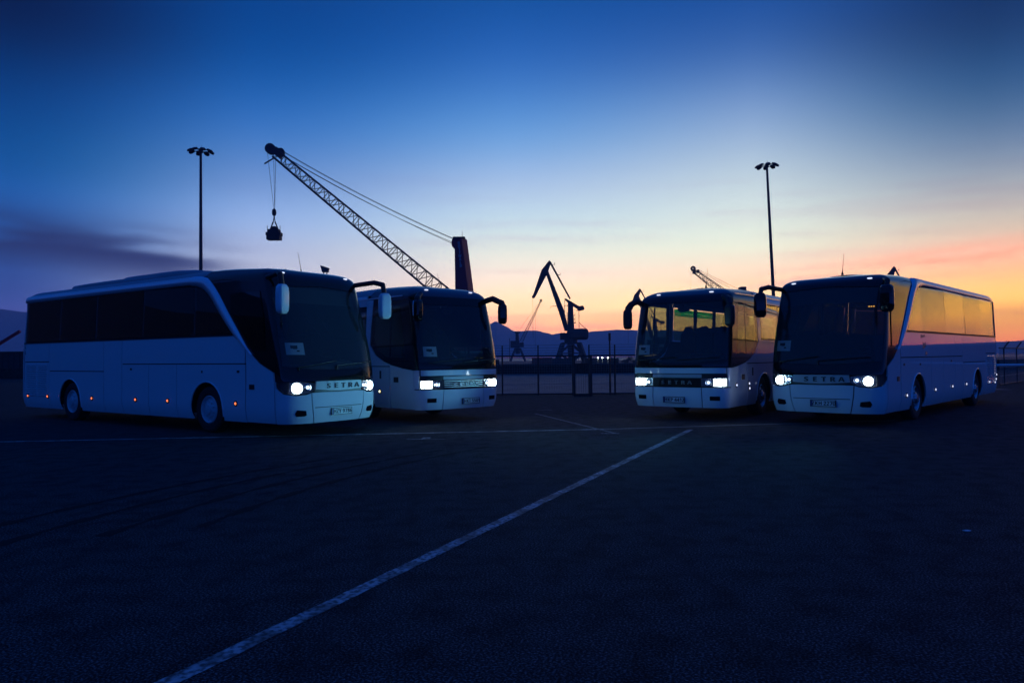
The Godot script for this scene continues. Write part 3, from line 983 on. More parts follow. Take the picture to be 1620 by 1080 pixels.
# ---------------------------------------------------------------- coach with the upright white front
func flat_coach(b: Node3D, o: Dictionary) -> void:
	profile(false, o.lift)
	var yb := 0.31
	var belt := 1.97
	var glass: Material = o.glass
	var uP := su_(1.0, 0.2, 1.0).x
	obj("inner_shell", panel(PackedVector2Array([Vector2(-bTot, 3.02), Vector2(bTot, 3.02), Vector2(bTot, bVm - 0.1), Vector2(-bTot, bVm - 0.1)]), -0.05, 0.0), M.dark_interior, b)
	for sg in [-1.0, 1.0]:
		var inner := [[0.25, 1.3], [0.25, 0.34]]
		inner.append_array(arch_pts(2.75, 0.34, 0.6))
		inner.append_array(arch_pts(9.0, 0.34, 0.6))
		inner.append_array([[BL - 0.05, 0.34], [BL - 0.05, 1.95], [2.3, 1.95], [1.9, 1.5], [1.4, 1.3]])
		obj("inner_shell", panel(spoly(sg, inner), -0.05, 0.0), M.dark_interior, b)
		for zc in [2.75, 9.0]:
			var g := Geo.new()
			for k in 16:
				var a := PI * k / 16 - 0.15
				var c := PI * (k + 1) / 16 + (0.15 if k == 15 else 0.0)
				var p0 := Vector3(0, 0.5 + 0.6 * sin(a), zc - 0.6 * cos(a))
				var p1 := Vector3(0, 0.5 + 0.6 * sin(c), zc - 0.6 * cos(c))
				g.quad(p0 + Vector3(sg * 0.7, 0, 0), p1 + Vector3(sg * 0.7, 0, 0), p1 + Vector3(sg * 1.2, 0, 0), p0 + Vector3(sg * 1.2, 0, 0), (Vector3(0, 0.5, zc) - p0).normalized())
			g.box(Vector3(sg * 0.72, 0.75, zc), Vector3(0.03, 0.9, 1.2))
			obj("wheel_well", g, M.black_plastic, b)
			wheel(b, sg * 1.15, zc, M.hub_steel)
			var lip := Geo.new()
			var ap := arch_pts(zc, yb + 0.1, 0.6)
			for k in ap.size() - 1:
				var q0 := su_(sg, ap[k][0], ap[k][1])
				var q1 := su_(sg, ap[k + 1][0], ap[k + 1][1])
				lip.tube(surf(q0.x, q0.y), surf(q1.x, q1.y), 0.018, 0.018, 6)
			obj("arch_lip", lip, M.silver_trim, b)
		var fa := arch_pts(2.75, yb, 0.6)
		var ra := arch_pts(9.0, yb, 0.6)
		skin("front_door" if sg > 0 else "driver_panel", spoly(sg, [[0.36, yb], [1.42, yb], [1.42, 1.42], [0.85, 1.33], [0.36, 1.28]]), M.white_paint, b, 0.0, 0.03, 0.018)
		var low := [[1.42, yb]]
		low.append_array(fa)
		low.append_array([[3.9, yb], [3.9, 1.36], [1.42, 1.36]])
		skin("body_panel", spoly(sg, low), M.white_paint, b)
		skin("upper_panel", spoly(sg, [[1.42, 1.36], [3.9, 1.36], [3.9, belt], [2.42, belt], [2.34, 1.9], [2.06, 1.64], [1.7, 1.49], [1.42, 1.42]]), M.white_paint, b)
		for k in 3:
			var z0 := 3.9 + k * 1.45
			skin("luggage_flap", spoly(sg, [[z0, yb], [z0 + 1.45, yb], [z0 + 1.45, 1.36], [z0, 1.36]] if k < 2 else [[z0, yb], [8.1, yb], [8.1, 1.36], [z0, 1.36]]), M.white_paint, b)
			skin("upper_panel", spoly(sg, [[z0, 1.36], [z0 + 1.45, 1.36], [z0 + 1.45, belt], [z0, belt]]), M.white_paint, b)
		var rl := [[8.1, yb]]
		rl.append_array(ra)
		rl.append_array([[11.7, yb], [11.7, 1.36], [8.1, 1.36]])
		skin("body_panel", spoly(sg, rl), M.white_paint, b)
		skin("upper_panel", spoly(sg, [[8.25, 1.36], [11.7, 1.36], [11.7, belt], [8.25, belt]]), M.white_paint, b)
		# white pillar behind the driver, window band
		skin("white_pillar", spoly(sg, [[2.34, 1.9], [2.56, belt], [2.56, 3.08], [2.22, 3.08], [2.3, 2.4]]), M.white_paint, b, 0.006)
		var cuts := [2.58, 4.1, 5.6, 7.1, 8.6, 10.1, 11.7]
		for k in 6:
			var a: float = cuts[k]
			var c: float = cuts[k + 1]
			pane("side_window", spoly(sg, [[a, 2.08], [a + 0.03, 2.01], [a + 0.1, belt], [c - 0.1, belt], [c - 0.03, 2.01], [c, 2.08], [c, 2.82], [c - 0.05, 2.9], [a + 0.05, 2.9], [a, 2.82]]), glass, b, 0.0, 0.02)
			if o.green_band and k < 2:
				pane("green_sun_strip", spoly(sg, [[a + 0.06, 2.68], [c - 0.06, 2.68], [c - 0.06, 2.86], [a + 0.06, 2.86]]), M.green_band_glass, b, -0.02, 0.0)
			skin("window_pillar", spoly(sg, [[c - 0.09, belt], [c + 0.09, belt], [c + 0.09, 2.92], [c - 0.09, 2.92]]), M.black_gloss, b, -0.012, 0.04, 0.0)
		if o.curtains:
			for k in 6:
				var cg := Geo.new()
				var a: float = cuts[k] + 0.06
				var c: float = cuts[k + 1] - 0.06
				for f in 24:
					var z0 := lerpf(a, c, f / 24.0)
					var z1 := lerpf(a, c, (f + 1) / 24.0)
					var x0 := 1.12 + (0.03 if f % 2 == 0 else 0.0)
					var x1 := 1.12 + (0.03 if f % 2 == 1 else 0.0)
					cg.quad(Vector3(sg * x0, 1.9, z0), Vector3(sg * x1, 1.9, z1), Vector3(sg * x1, 2.95, z1), Vector3(sg * x0, 2.95, z0), Vector3(-sg, 0, (x1 - x0) * 6.0).normalized())
				obj("curtain", cg, M.seat_fabric, b)
		if o.curtains:
			var bl := Geo.new()
			bl.box(Vector3(sg * 1.08, 2.4, 1.64), Vector3(0.02, 1.1, 1.95))
			obj("roller_blind", bl, M.seat_fabric, b)
		skin("cant_rail", spoly(sg, [[2.56, 2.9], [11.7, 2.9], [11.7, 3.2], [2.56, 3.2]]), M.white_paint, b, 0.003)
		var gut := Geo.new()
		for k in 24:
			var q0 := su_(sg, lerpf(0.9, 11.6, k / 24.0), 3.1)
			var q1 := su_(sg, lerpf(0.9, 11.6, (k + 1) / 24.0), 3.1)
			gut.bar(surf(q0.x, q0.y), surf(q1.x, q1.y), 0.035, 0.03)
		obj("rain_gutter", gut, M.silver_trim, b)
		# driver's and door glass with black frame
		var fr := PackedVector2Array([Vector2(sg * uP, 1.28), su_(sg, 0.36, 1.285), su_(sg, 0.85, 1.335), su_(sg, 1.42, 1.425), su_(sg, 1.7, 1.5), su_(sg, 2.06, 1.66), su_(sg, 2.3, 1.9), su_(sg, 2.3, 2.4), su_(sg, 2.22, 3.06), Vector2(sg * uP, 3.06)])
		# the frame is built as four strips round the glass
		var wz := [[0.72, 1.55], [1.55, 1.6], [2.0, 1.78], [2.16, 2.05], [2.12, 2.86], [0.98, 2.86]]
		var hole := spoly(sg, wz)
		
		var c0 := hole[0].lerp(hole[4], 0.5)
		for part_poly in [PackedVector2Array([Vector2(sg * 0.3, 1.0), Vector2(c0.x, 1.0), Vector2(c0.x, 3.4), Vector2(sg * 0.3, 3.4)]), PackedVector2Array([Vector2(c0.x, 1.0), Vector2(sg * 6.0, 1.0), Vector2(sg * 6.0, 3.4), Vector2(c0.x, 3.4)])]:
			for half in Geometry2D.intersect_polygons(fr, part_poly):
				for q in Geometry2D.clip_polygons(half, hole):
					if q.size() > 2:
						skin("black_door_frame" if sg > 0 else "black_driver_frame", q, M.black_gloss, b, 0.0, 0.03, 0.0)
		pane("door_window" if sg > 0 else "driver_window", hole, glass, b, 0.002, 0.0)
		var vb := spoly(sg, [[1.36, 1.6], [1.42, 1.6], [1.42, 2.85], [1.36, 2.85]])
		skin("window_divider", vb, M.black_gloss, b, 0.006, 0.02, 0.0)
		# front: corner of the bumper, headlamp, brow
		var u36 := su_(sg, 0.36, 0.9).x
		skin("bumper_corner", PackedVector2Array([fu_(sg * 0.62, yb), Vector2(u36, yb), Vector2(u36, 0.81), fu_(sg * 0.62, 0.81)]), M.white_paint, b)
		skin("front_corner", PackedVector2Array([fu_(sg * 1.2, 0.81), Vector2(u36, 0.81), Vector2(u36, 1.28), fu_(sg * 1.2, 1.28)]), M.white_paint, b)
		skin("headlight_brow", PackedVector2Array([fu_(sg * 0.64, 1.025), fu_(sg * 1.195, 1.025), fu_(sg * 1.195, 1.115), fu_(sg * 0.64, 1.115)]), M.black_plastic, b, 0.012, 0.04, 0.0)
		head_lamp(b, sg, PackedVector2Array([fu_(sg * 0.62, 0.83), fu_(sg * 1.19, 0.83), fu_(sg * 1.19, 1.02), fu_(sg * 0.62, 1.02)]), fu_(sg * 1.04, 0.925), fu_(sg * 0.78, 0.92), o.beam, PackedVector2Array([fu_(sg * 0.92, 0.84), fu_(sg * 1.175, 0.84), fu_(sg * 1.175, 1.01), fu_(sg * 0.92, 1.01)]))
		skin("fog_light", PackedVector2Array([fu_(sg * 0.82, 0.5), fu_(sg * 1.05, 0.5), fu_(sg * 1.05, 0.6), fu_(sg * 0.82, 0.6)]), M.black_gloss, b, 0.006, 0.03, 0.0)
		hanging_mirror(b, sg, o.mirror, 2.24 if o.green_band else 2.42, 2.75 if o.green_band else 2.95, 1.32, M.black_plastic)
		var g3 := Geo.new()
		g3.blob(surf(sg * 0.8, bVs + 0.2), Vector3(0.055, 0.016, 0.03), 3.0, Basis(), 6)
		obj("clearance_lamp", g3, M.white_marker_glow, b)
		for mk in o.markers:
			marker(b, sg, mk[0], mk[1], o.marker_glow)
		skin("handle", spoly(sg, [[1.02, 0.97], [1.22, 0.97], [1.22, 1.1], [1.02, 1.1]]), M.black_plastic, b, 0.01, 0.02, 0.0)
		skin("handle", spoly(sg, [[1.8, 1.05], [1.87, 1.05], [1.87, 1.25], [1.8, 1.25]]), M.black_plastic, b, 0.01, 0.02, 0.0)
		skin("rear_corner", PackedVector2Array([su_(sg, 11.7, yb), Vector2(sg * (bTot - 0.95), yb), Vector2(sg * (bTot - 0.95), 3.0), su_(sg, 11.7, 3.0)]), M.white_paint, b)
		var tl := Geo.new()
		tl.blob(surf(sg * (bTot - 1.0), 0.95), Vector3(0.1, 0.28, 0.03), 4.0, Basis(), 6)
		obj("tail_light", tl, M.tail_lens, b)
	var e := 1.19
	skin("bumper", fpoly([[-0.62, yb], [0.62, yb], [0.62, 0.81], [-0.62, 0.81]]), M.white_paint, b)
	skin("front_panel", fpoly([[-e, 1.125], [e, 1.125], [e, 1.28], [-e, 1.28]]), M.white_paint, b)
	skin("front_strip", fpoly([[-0.63, 1.03], [0.63, 1.03], [0.63, 1.12], [-0.63, 1.12]]), M.silver_bar, b, 0.0, 0.03, 0.004)
	skin("grille", fpoly([[-0.61, 0.82], [0.61, 0.82], [0.61, 1.025], [-0.61, 1.025]]), M.black_gloss, b, -0.02, 0.03, 0.0)
	for k in 4:
		var y := 0.85 + k * 0.047
		skin("grille_bar", fpoly([[-0.6, y], [0.6, y], [0.6, y + 0.012], [-0.6, y + 0.012]]), M.black_plastic if o.green_band else M.silver_trim, b, -0.004, 0.015, 0.0)
	for k in 5:
		var x: float = 0.34 - k * 0.17 + o.letter_shift
		letter("SETRA"[k], 0.085, surf(fu_(x + 0.0001, 0.92).x, 0.92) + Vector3(0, 0, -0.012), M.dark_letter, b, "letter", 1.5)
	skin("black_cowl", PackedVector2Array([fu_(-e, 1.285), fu_(e, 1.285), Vector2(uP, 1.285), Vector2(uP, 1.46), fu_(0.6, 1.4), fu_(0.001, 1.38), fu_(-0.6, 1.4), Vector2(-uP, 1.46), Vector2(-uP, 1.285)]), M.black_gloss, b, -0.002, 0.03, 0.002)
	pane("windscreen", PackedVector2Array([Vector2(-uP, 1.46), fu_(-0.6, 1.4), fu_(0.001, 1.38), fu_(0.6, 1.4), Vector2(uP, 1.46), Vector2(uP, 2.86), Vector2(-uP, 2.86)]), M.windscreen_glass, b, 0.0, 0.004)
	skin("destination_board", PackedVector2Array([Vector2(-uP, 2.865), Vector2(uP, 2.865), Vector2(uP, 3.06), Vector2(-uP, 3.06)]), M.black_gloss, b, 0.0, 0.02, 0.0)
	var uD := su_(1.0, 2.4, 3.2).x
	skin("front_dome", PackedVector2Array([Vector2(-uD, vy(3.1)), Vector2(-uP, 3.065), Vector2(uP, 3.065), Vector2(uD, vy(3.1)), Vector2(uD, bVm + 0.995), Vector2(-uD, bVm + 0.995)]), M.dome_paint, b, 0.0, 0.02, 0.0)
	for sg in [-1.0, 1.0]:
		skin("roof_half", PackedVector2Array([su_(sg, 2.42, 3.2), su_(sg, 11.72, 3.2), Vector2(sg * (bTot - 0.95), vy(3.2)), Vector2(sg * (bTot - 0.95), bVm + 0.5), Vector2(sg * (uR - 0.1), bVm + 0.995), Vector2(sg * (uD + 0.02), bVm + 0.995)]), M.roof_paint, b, 0.0, 0.02, 0.0)
	rear_end(b, glass)
	placard(b, PackedVector2Array([Vector2(uP - 0.5, 1.6), Vector2(uP - 0.14, 1.6), Vector2(uP - 0.14, 1.84), Vector2(uP - 0.5, 1.84)]), Vector2(uP - 0.32, 1.72))
	number_plate(b, o.plate_x, 0.5, o.plate)
	for w in [[0.0, 1.45, -1.05, 1.52], [1.0, 1.45, 0.0, 1.53]]:
		var g := Geo.new()
		var pts := []
		for k in 9:
			var q := fu_(lerpf(w[0], w[2], k / 8.0) + 0.0001, lerpf(w[1], w[3], k / 8.0))
			pts.append(surf(q.x, q.y) + surf_n(q.x, q.y) * 0.03)
		g.path(pts, 0.014, 6)
		obj("wiper", g, M.black_plastic, b)
	# inner mirror and sun visors seen against the light
	var iv := Geo.new()
	iv.blob(Vector3(0.05, 2.72, 0.62), Vector3(0.16, 0.07, 0.03), 3.0, Basis(), 6)
	iv.tube(Vector3(0.05, 2.78, 0.62), Vector3(0.05, 2.95, 0.55), 0.012, 0.012, 6)
	obj("inside_mirror", iv, M.dark_interior, b)
	antenna(b, Vector3(o.antenna, 3.26, 1.1))
	interior(b, true)

# ---------------------------------------------------------------- sky
const HAZE := 0.00042
const SKY_EL := [0.0, 2.0, 4.0, 6.0, 8.0, 10.0, 13.0, 17.0, 22.0, 28.0, 45.0, 90.0]
const SKY := {
	-180.0: [8, 34, 100, 8, 38, 108, 8, 42, 114, 7, 46, 120, 7, 48, 124, 6, 50, 128, 6, 53, 131, 6, 55, 133, 6, 57, 136, 6, 58, 138, 5, 56, 142, 4, 56, 150],
	-100.0: [8, 34, 100, 8, 38, 108, 8, 42, 114, 7, 46, 120, 7, 48, 124, 6, 50, 128, 6, 53, 131, 6, 55, 133, 6, 57, 136, 6, 58, 138, 5, 56, 142, 4, 56, 150],
	-60.0: [12, 36, 98, 12, 40, 106, 12, 44, 112, 11, 48, 118, 10, 50, 122, 10, 52, 126, 8, 54, 130, 7, 54, 130, 6, 54, 130, 6, 56, 134, 5, 56, 142, 4, 56, 150],
	-34.0: [70, 64, 120, 66, 66, 122, 46, 62, 116, 38, 64, 120, 33, 70, 130, 30, 80, 146, 12, 73, 135, 1, 54, 113, 0, 23, 63, 1, 28, 79, 5, 56, 142, 4, 56, 150],
	-19.0: [185, 152, 162, 178, 158, 170, 172, 165, 178, 168, 170, 186, 156, 168, 196, 138, 164, 206, 99, 135, 189, 48, 104, 174, 8, 70, 140, 5, 55, 120, 5, 56, 142, 4, 56, 150],
	0.0: [255, 144, 90, 255, 180, 122, 252, 208, 154, 238, 215, 190, 215, 216, 202, 189, 207, 212, 157, 182, 212, 97, 146, 202, 42, 98, 172, 9, 68, 138, 5, 56, 142, 4, 56, 150],
	18.0: [255, 152, 70, 255, 186, 96, 252, 210, 140, 238, 208, 172, 221, 222, 198, 205, 215, 206, 177, 194, 204, 125, 154, 192, 52, 94, 158, 9, 62, 134, 5, 56, 142, 4, 56, 150],
	33.0: [250, 128, 58, 255, 168, 48, 255, 186, 92, 246, 178, 136, 205, 182, 158, 171, 169, 164, 113, 132, 154, 51, 86, 126, 18, 48, 92, 9, 62, 134, 5, 56, 142, 4, 56, 150],
	50.0: [252, 114, 36, 255, 164, 16, 250, 182, 38, 216, 166, 84, 172, 152, 118, 142, 144, 142, 92, 116, 152, 50, 82, 136, 22, 56, 112, 9, 62, 134, 5, 56, 142, 4, 56, 150],
	58.0: [240, 96, 36, 240, 136, 18, 216, 152, 38, 172, 142, 80, 136, 128, 112, 110, 120, 130, 72, 98, 146, 40, 74, 136, 20, 60, 122, 9, 62, 134, 5, 56, 142, 4, 56, 150],
	64.0: [76, 58, 80, 66, 62, 86, 58, 64, 96, 50, 62, 104, 42, 62, 112, 34, 62, 118, 26, 60, 126, 18, 58, 128, 12, 58, 130, 9, 62, 134, 5, 56, 142, 4, 56, 150],
	90.0: [18, 42, 98, 17, 44, 104, 16, 46, 110, 15, 49, 114, 14, 50, 119, 12, 51, 122, 10, 53, 128, 9, 55, 131, 8, 56, 132, 6, 58, 138, 5, 56, 142, 4, 56, 150],
	120.0: [8, 34, 100, 8, 38, 108, 8, 42, 114, 7, 46, 120, 7, 48, 124, 6, 50, 128, 6, 53, 131, 6, 55, 133, 6, 57, 136, 6, 58, 138, 5, 56, 142, 4, 56, 150],
	180.0: [8, 34, 100, 8, 38, 108, 8, 42, 114, 7, 46, 120, 7, 48, 124, 6, 50, 128, 6, 53, 131, 6, 55, 133, 6, 57, 136, 6, 58, 138, 5, 56, 142, 4, 56, 150],
}

func sky_texture() -> ImageTexture:
	var w := 2048
	var h := 1024
	var azs := SKY.keys()
	# one smooth column of colour per control azimuth, sampled finely in elevation
	var cols := []
	var hh := h / 2
	for a in azs:
		var tab: Array = SKY[a]
		var col := []
		for j in hh:
			var el := 90.0 - (j + 0.5) * 180.0 / h
			var i := 0
			while i < SKY_EL.size() - 2 and el > SKY_EL[i + 1]:
				i += 1
			var i0 := maxi(i - 1, 0)
			var i3 := mini(i + 2, SKY_EL.size() - 1)
			var t: float = (el - SKY_EL[i]) / (SKY_EL[i + 1] - SKY_EL[i])
			var c := Vector3.ZERO
			for k in 3:
				c[k] = clampf(cubic_interpolate_in_time(tab[i * 3 + k], tab[(i + 1) * 3 + k], tab[i0 * 3 + k], tab[i3 * 3 + k], t, SKY_EL[i + 1] - SKY_EL[i], minf(SKY_EL[i0] - SKY_EL[i], -0.5), SKY_EL[i3] - SKY_EL[i]), 0.0, 262.0)
			col.append(c / 255.0)
		cols.append(col)
	var fine := FastNoiseLite.new()
	fine.seed = 7
	fine.frequency = 0.9
	fine.fractal_octaves = 5
	var im := Image.create_empty(w, h, false, Image.FORMAT_RGBF)
	for x in w:
		var az := fposmod((x + 0.5) / w * 360.0 + 180.0, 360.0) - 180.0
		var i := 0
		while i < azs.size() - 2 and az > azs[i + 1]:
			i += 1
		var t: float = smoothstep(0.0, 1.0, (az - azs[i]) / (azs[i + 1] - azs[i])) * 0.5 + 0.5 * (az - azs[i]) / (azs[i + 1] - azs[i])
		for j in hh:
			var el := 90.0 - (j + 0.5) * 180.0 / h
			var c: Vector3 = (cols[i][j] as Vector3).lerp(cols[i + 1][j], t)
			if el < 16.0:
				# thin streaks of cloud low in the sky: dusky in the west wing, lit from below near the afterglow
				var nx := az * 0.055
				var s := fine.get_noise_3d(nx, el * 0.62 + az * 0.012, 3.0) * 0.5 + 0.5
				# bank of dark cloud in the left of the view and on beyond
				var bank := exp(-pow((el - 6.9 + (az + 24.0) * 0.10) / 1.5, 2.0)) * smoothstep(-17.0, -26.0, az) * smoothstep(-120.0, -60.0, az)
				bank *= smoothstep(0.28, 0.62, s)
				c = c.lerp(Vector3(0.12, 0.145, 0.28), bank * 0.85)
				var lit := exp(-pow((el - 5.6 - (az - 24.0) * 0.075) / 0.75, 2.0)) * smoothstep(11.0, 20.0, az) * smoothstep(95.0, 60.0, az)
				lit *= smoothstep(0.36, 0.7, fine.get_noise_3d(nx * 1.9, (el - az * 0.075) * 1.7, 3.0) * 0.5 + 0.5)
				c = c.lerp(Vector3(0.86, 0.66, 0.6).lerp(Vector3(1.0, 0.56, 0.4), smoothstep(18.0, 30.0, az)), lit * 0.62)
				var veil := exp(-pow((el - 2.6) / 1.1, 2.0)) * smoothstep(-14.0, -4.0, az) * smoothstep(16.0, 8.0, az)
				veil *= smoothstep(0.4, 0.75, fine.get_noise_3d(nx * 1.6, el * 1.4, 9.0) * 0.5 + 0.5)
				c = c.lerp(Vector3(0.93, 0.56, 0.48), veil * 0.55)
				var wisp := smoothstep(0.52, 0.8, fine.get_noise_3d(nx * 0.8, el * 0.9 + az * 0.02, 21.0) * 0.5 + 0.5) * smoothstep(16.0, 9.0, el) * smoothstep(-40.0, 5.0, az) * smoothstep(110.0, 70.0, az)
				c = c.lerp(Vector3(c.x * 0.9, c.y * 0.82, c.z * 0.88), wisp * 0.35)
			var lc := Color(c.x, c.y, c.z).srgb_to_linear()
			# the glow beyond the haze is stronger than what comes through it
			var thick := exp(HAZE * minf(3300.0, 200.0 / sin(deg_to_rad(maxf(el, 0.5)))))
			thick *= 1.0 + 0.16 * exp(-el / 5.0)
			im.set_pixel(x, j, Color(lc.r * thick, lc.g * thick, lc.b * thick))
		for j in range(hh, h):
			im.set_pixel(x, j, Color(0.01, 0.012, 0.02))
	return ImageTexture.create_from_image(im)

# ---------------------------------------------------------------- setting
func sheet(pts: Array, y: float, grid := 0) -> Geo:
	var g := Geo.new()
	var p := []
	for q in pts:
		p.append(Vector3(q[0], y, q[1]))
	for k in range(1, p.size() - 1):
		g.tri(p[0], p[k], p[k + 1], Vector3.UP, Vector3.UP, Vector3.UP)
	return g

func stripe(a: Vector2, b: Vector2, w: float, y: float, sd: int, rag := 0.012) -> Geo:
	# a painted line whose edges wander a little
	var g := Geo.new()
	var rn := RandomNumberGenerator.new()
	rn.seed = sd
	var d := (b - a).normalized()
	var s := Vector2(-d.y, d.x)
	var cnt := maxi(2, int(a.distance_to(b) / 0.12))
	var l0 := a + s * w * 0.5
	var r0 := a - s * w * 0.5
	for k in cnt:
		var m := a.lerp(b, float(k + 1) / cnt)
		var l1 := m + s * (w * 0.5 + rn.randf_range(-rag, rag))
		var r1 := m - s * (w * 0.5 + rn.randf_range(-rag, rag))
		g.quad(Vector3(l0.x, y, l0.y), Vector3(r0.x, y, r0.y), Vector3(r1.x, y, r1.y), Vector3(l1.x, y, l1.y), Vector3.UP)
		l0 = l1
		r0 = r1
	return g

func hills() -> Geo:
	var g := Geo.new()
	var ridge := [[-70.0, 120.0], [-45.0, 190.0], [-34.6, 176.0], [-33.0, 168.0], [-26.0, 190.0], [-18.0, 150.0], [-10.0, 120.0], [-4.0, 108.0], [-2.6, 124.0], [-1.9, 130.0], [-1.2, 145.0], [-0.6, 128.0], [0.2, 104.0], [1.2, 108.0], [1.9, 107.0], [2.6, 97.0], [3.1, 90.0], [3.6, 96.0], [4.4, 84.0], [5.2, 92.0], [6.4, 101.0], [8.0, 106.0], [10.0, 104.0], [14.0, 96.0], [20.0, 70.0], [26.0, 46.0], [33.0, 38.0], [40.0, 60.0], [50.0, 70.0], [70.0, 50.0]]
	var fn := FastNoiseLite.new()
	fn.seed = 77
	fn.frequency = 0.0016
	fn.fractal_octaves = 5
	var pts := []
	var azs := []
	var a := -70.0
	while a <= 70.0:
		azs.append(a)
		a += 0.16 if absf(a - 2.0) < 8.0 else 0.5
	var rows := [2350.0, 2500.0, 2620.0, 2740.0, 2850.0, 2930.0, 3000.0, 3080.0, 3180.0, 3300.0]
	for az in azs:
		var i := 0
		while i < ridge.size() - 2 and az > ridge[i + 1][0]:
			i += 1
		var t: float = (az - ridge[i][0]) / (ridge[i + 1][0] - ridge[i][0])
		var top := lerpf(ridge[i][1], ridge[i + 1][1], smoothstep(0.0, 1.0, t) * 0.5 + t * 0.5)
		var line := []
		for r in rows:
			var k := 1.0 - absf(r - 3000.0) / (650.0 if r < 3000.0 else 300.0)
			k = clampf(k, 0.0, 1.0)
			var x: float = sin(deg_to_rad(az)) * r
			var z: float = -cos(deg_to_rad(az)) * r
			var wob: float = fn.get_noise_2d(x, z) * 26.0 * (1.0 - pow(k, 6.0)) * k + fn.get_noise_2d(x * 4.0, z * 4.0) * 3.0 * k
			line.append(Vector3(x, maxf(top * pow(k, 0.9) + wob, -3.0) - 1.0, z))
		pts.append(line)
	for i in pts.size() - 1:
		for j in rows.size() - 1:
			var p0: Vector3 = pts[i][j]
			var p1: Vector3 = pts[i + 1][j]
			var p2: Vector3 = pts[i + 1][j + 1]
			var p3: Vector3 = pts[i][j + 1]
			var n1 := (p1 - p0).cross(p2 - p0)
			if n1.y < 0:
				n1 = -n1
			var n2 := (p2 - p0).cross(p3 - p0)
			if n2.y < 0:
				n2 = -n2
			n1 = n1.normalized()
			n2 = n2.normalized()
			g.tri(p0, p1, p2, n1, n1, n1)
			g.tri(p0, p2, p3, n2, n2, n2)
	return g

func lamp_mast(at: Vector3, h: float, label: String, lean := 0.0) -> void:
	var t := thing("floodlight_mast", label, "light mast", at, 0.0, "tall floodlight masts behind the coaches")
	t.rotation.z = lean
	var g := Geo.new()
	g.tube(Vector3.ZERO, Vector3(0, 0.4, 0), 0.42, 0.42, 16)
	g.tube(Vector3(0, 0.4, 0), Vector3(0, h, 0), 0.24, 0.13, 14)
	obj("pole", g, M.mast_steel, t)
	g = Geo.new()
	for k in 20:
		var a := TAU * k / 20
		var c := TAU * (k + 1) / 20
		g.tube(Vector3(cos(a) * 0.75, h - 0.05, sin(a) * 0.75), Vector3(cos(c) * 0.75, h - 0.05, sin(c) * 0.75), 0.045, 0.045, 6, false)
	for k in 4:
		var a := TAU * k / 4 + 0.3
		g.tube(Vector3(0, h - 0.05, 0), Vector3(cos(a) * 0.75, h - 0.05, sin(a) * 0.75), 0.04, 0.04, 6)
	g.tube(Vector3(0, h - 0.3, 0), Vector3(0, h + 0.15, 0), 0.22, 0.22, 12)
	obj("lamp_ring_carrier", g, M.mast_steel, t)
	g = Geo.new()
	g.tube(Vector3(0.1, h, 0), Vector3(0.1, h + 0.55, 0), 0.02, 0.01, 6)
	obj("lightning_rod", g, M.mast_steel, t)
	for k in 8:
		var a := TAU * k / 8 + 0.2
		var d := Vector3(cos(a), 0, sin(a))
		var o := Node3D.new()
		put(o, "floodlight", t)
		g = Geo.new()
		var bs := Basis(d.cross(Vector3.UP).normalized(), Vector3.UP, -d) * Basis(Vector3.RIGHT, -0.45)
		g.blob(d * 1.08 + Vector3(0, h - 0.1, 0), Vector3(0.27, 0.13, 0.32), 4.0, bs, 6)
		obj("lamp_housing", g, M.mast_steel, o)
		g = Geo.new()
		g.tube(d * 0.75 + Vector3(0, h - 0.05, 0), d * 0.95 + Vector3(0, h - 0.05, 0), 0.04, 0.04, 6)
		obj("lamp_bracket", g, M.mast_steel, o)

# a four-chord lattice boom: chords and each brace their own pieces
func lattice(parent: Node3D, a: Vector3, b: Vector3, w0: float, w1: float, n: int, rc: float, rb: float, m: Material) -> void:
	var z := (b - a).normalized()
	var s := z.cross(Vector3.UP).normalized()
	var up := s.cross(z).normalized()
	var bm := Node3D.new()
	put(bm, "lattice_boom", parent)
	var corner := func(k: float, i: int) -> Vector3:
		var w := lerpf(w0, w1, k) * 0.5
		return a.lerp(b, k) + s * (w if i == 0 or i == 3 else -w) + up * (w if i < 2 else -w)
	for i in 4:
		var g := Geo.new()
		g.tube(corner.call(0.0, i), corner.call(1.0, i), rc, rc * 0.9, 8)
		obj("chord", g, m, bm)
	for k in n:
		for i in 4:
			var g := Geo.new()
			var f := float(k) / n
			var e := float(k + 1) / n
			if k % 2 == 0:
				g.tube(corner.call(f, i), corner.call(e, (i + 1) % 4), rb, rb, 6)
			else:
				g.tube(corner.call(f, (i + 1) % 4), corner.call(e, i), rb, rb, 6)
			if i == 1 or i == 3:
				g.tube(corner.call(f, i), corner.call(f, (i + 1) % 4), rb, rb, 6)
			obj("brace", g, m, bm)

func sheave(parent: Node3D, c: Vector3, r: float, m: Material) -> void:
	var g := Geo.new()
	g.lathe([Vector2(r * 0.25, -0.25), Vector2(r, -0.25), Vector2(r * 0.9, -0.1), Vector2(r * 0.9, 0.1), Vector2(r, 0.25), Vector2(r * 0.25, 0.25)], c, Vector3(0, 0, 1), 20)
	obj("sheave", g, m, parent)

func cable(parent: Node3D, a: Vector3, b: Vector3, r: float, called := "cable", sag := 0.0) -> void:
	var g := Geo.new()
	var n := 1 if sag == 0.0 else 10
	for k in n:
		var f := float(k) / n
		var e := float(k + 1) / n
		g.tube(a.lerp(b, f) - Vector3(0, sag * 4.0 * f * (1.0 - f), 0), a.lerp(b, e) - Vector3(0, sag * 4.0 * e * (1.0 - e), 0), r, r, 6, false)
	obj(called, g, M.cable_steel, parent)

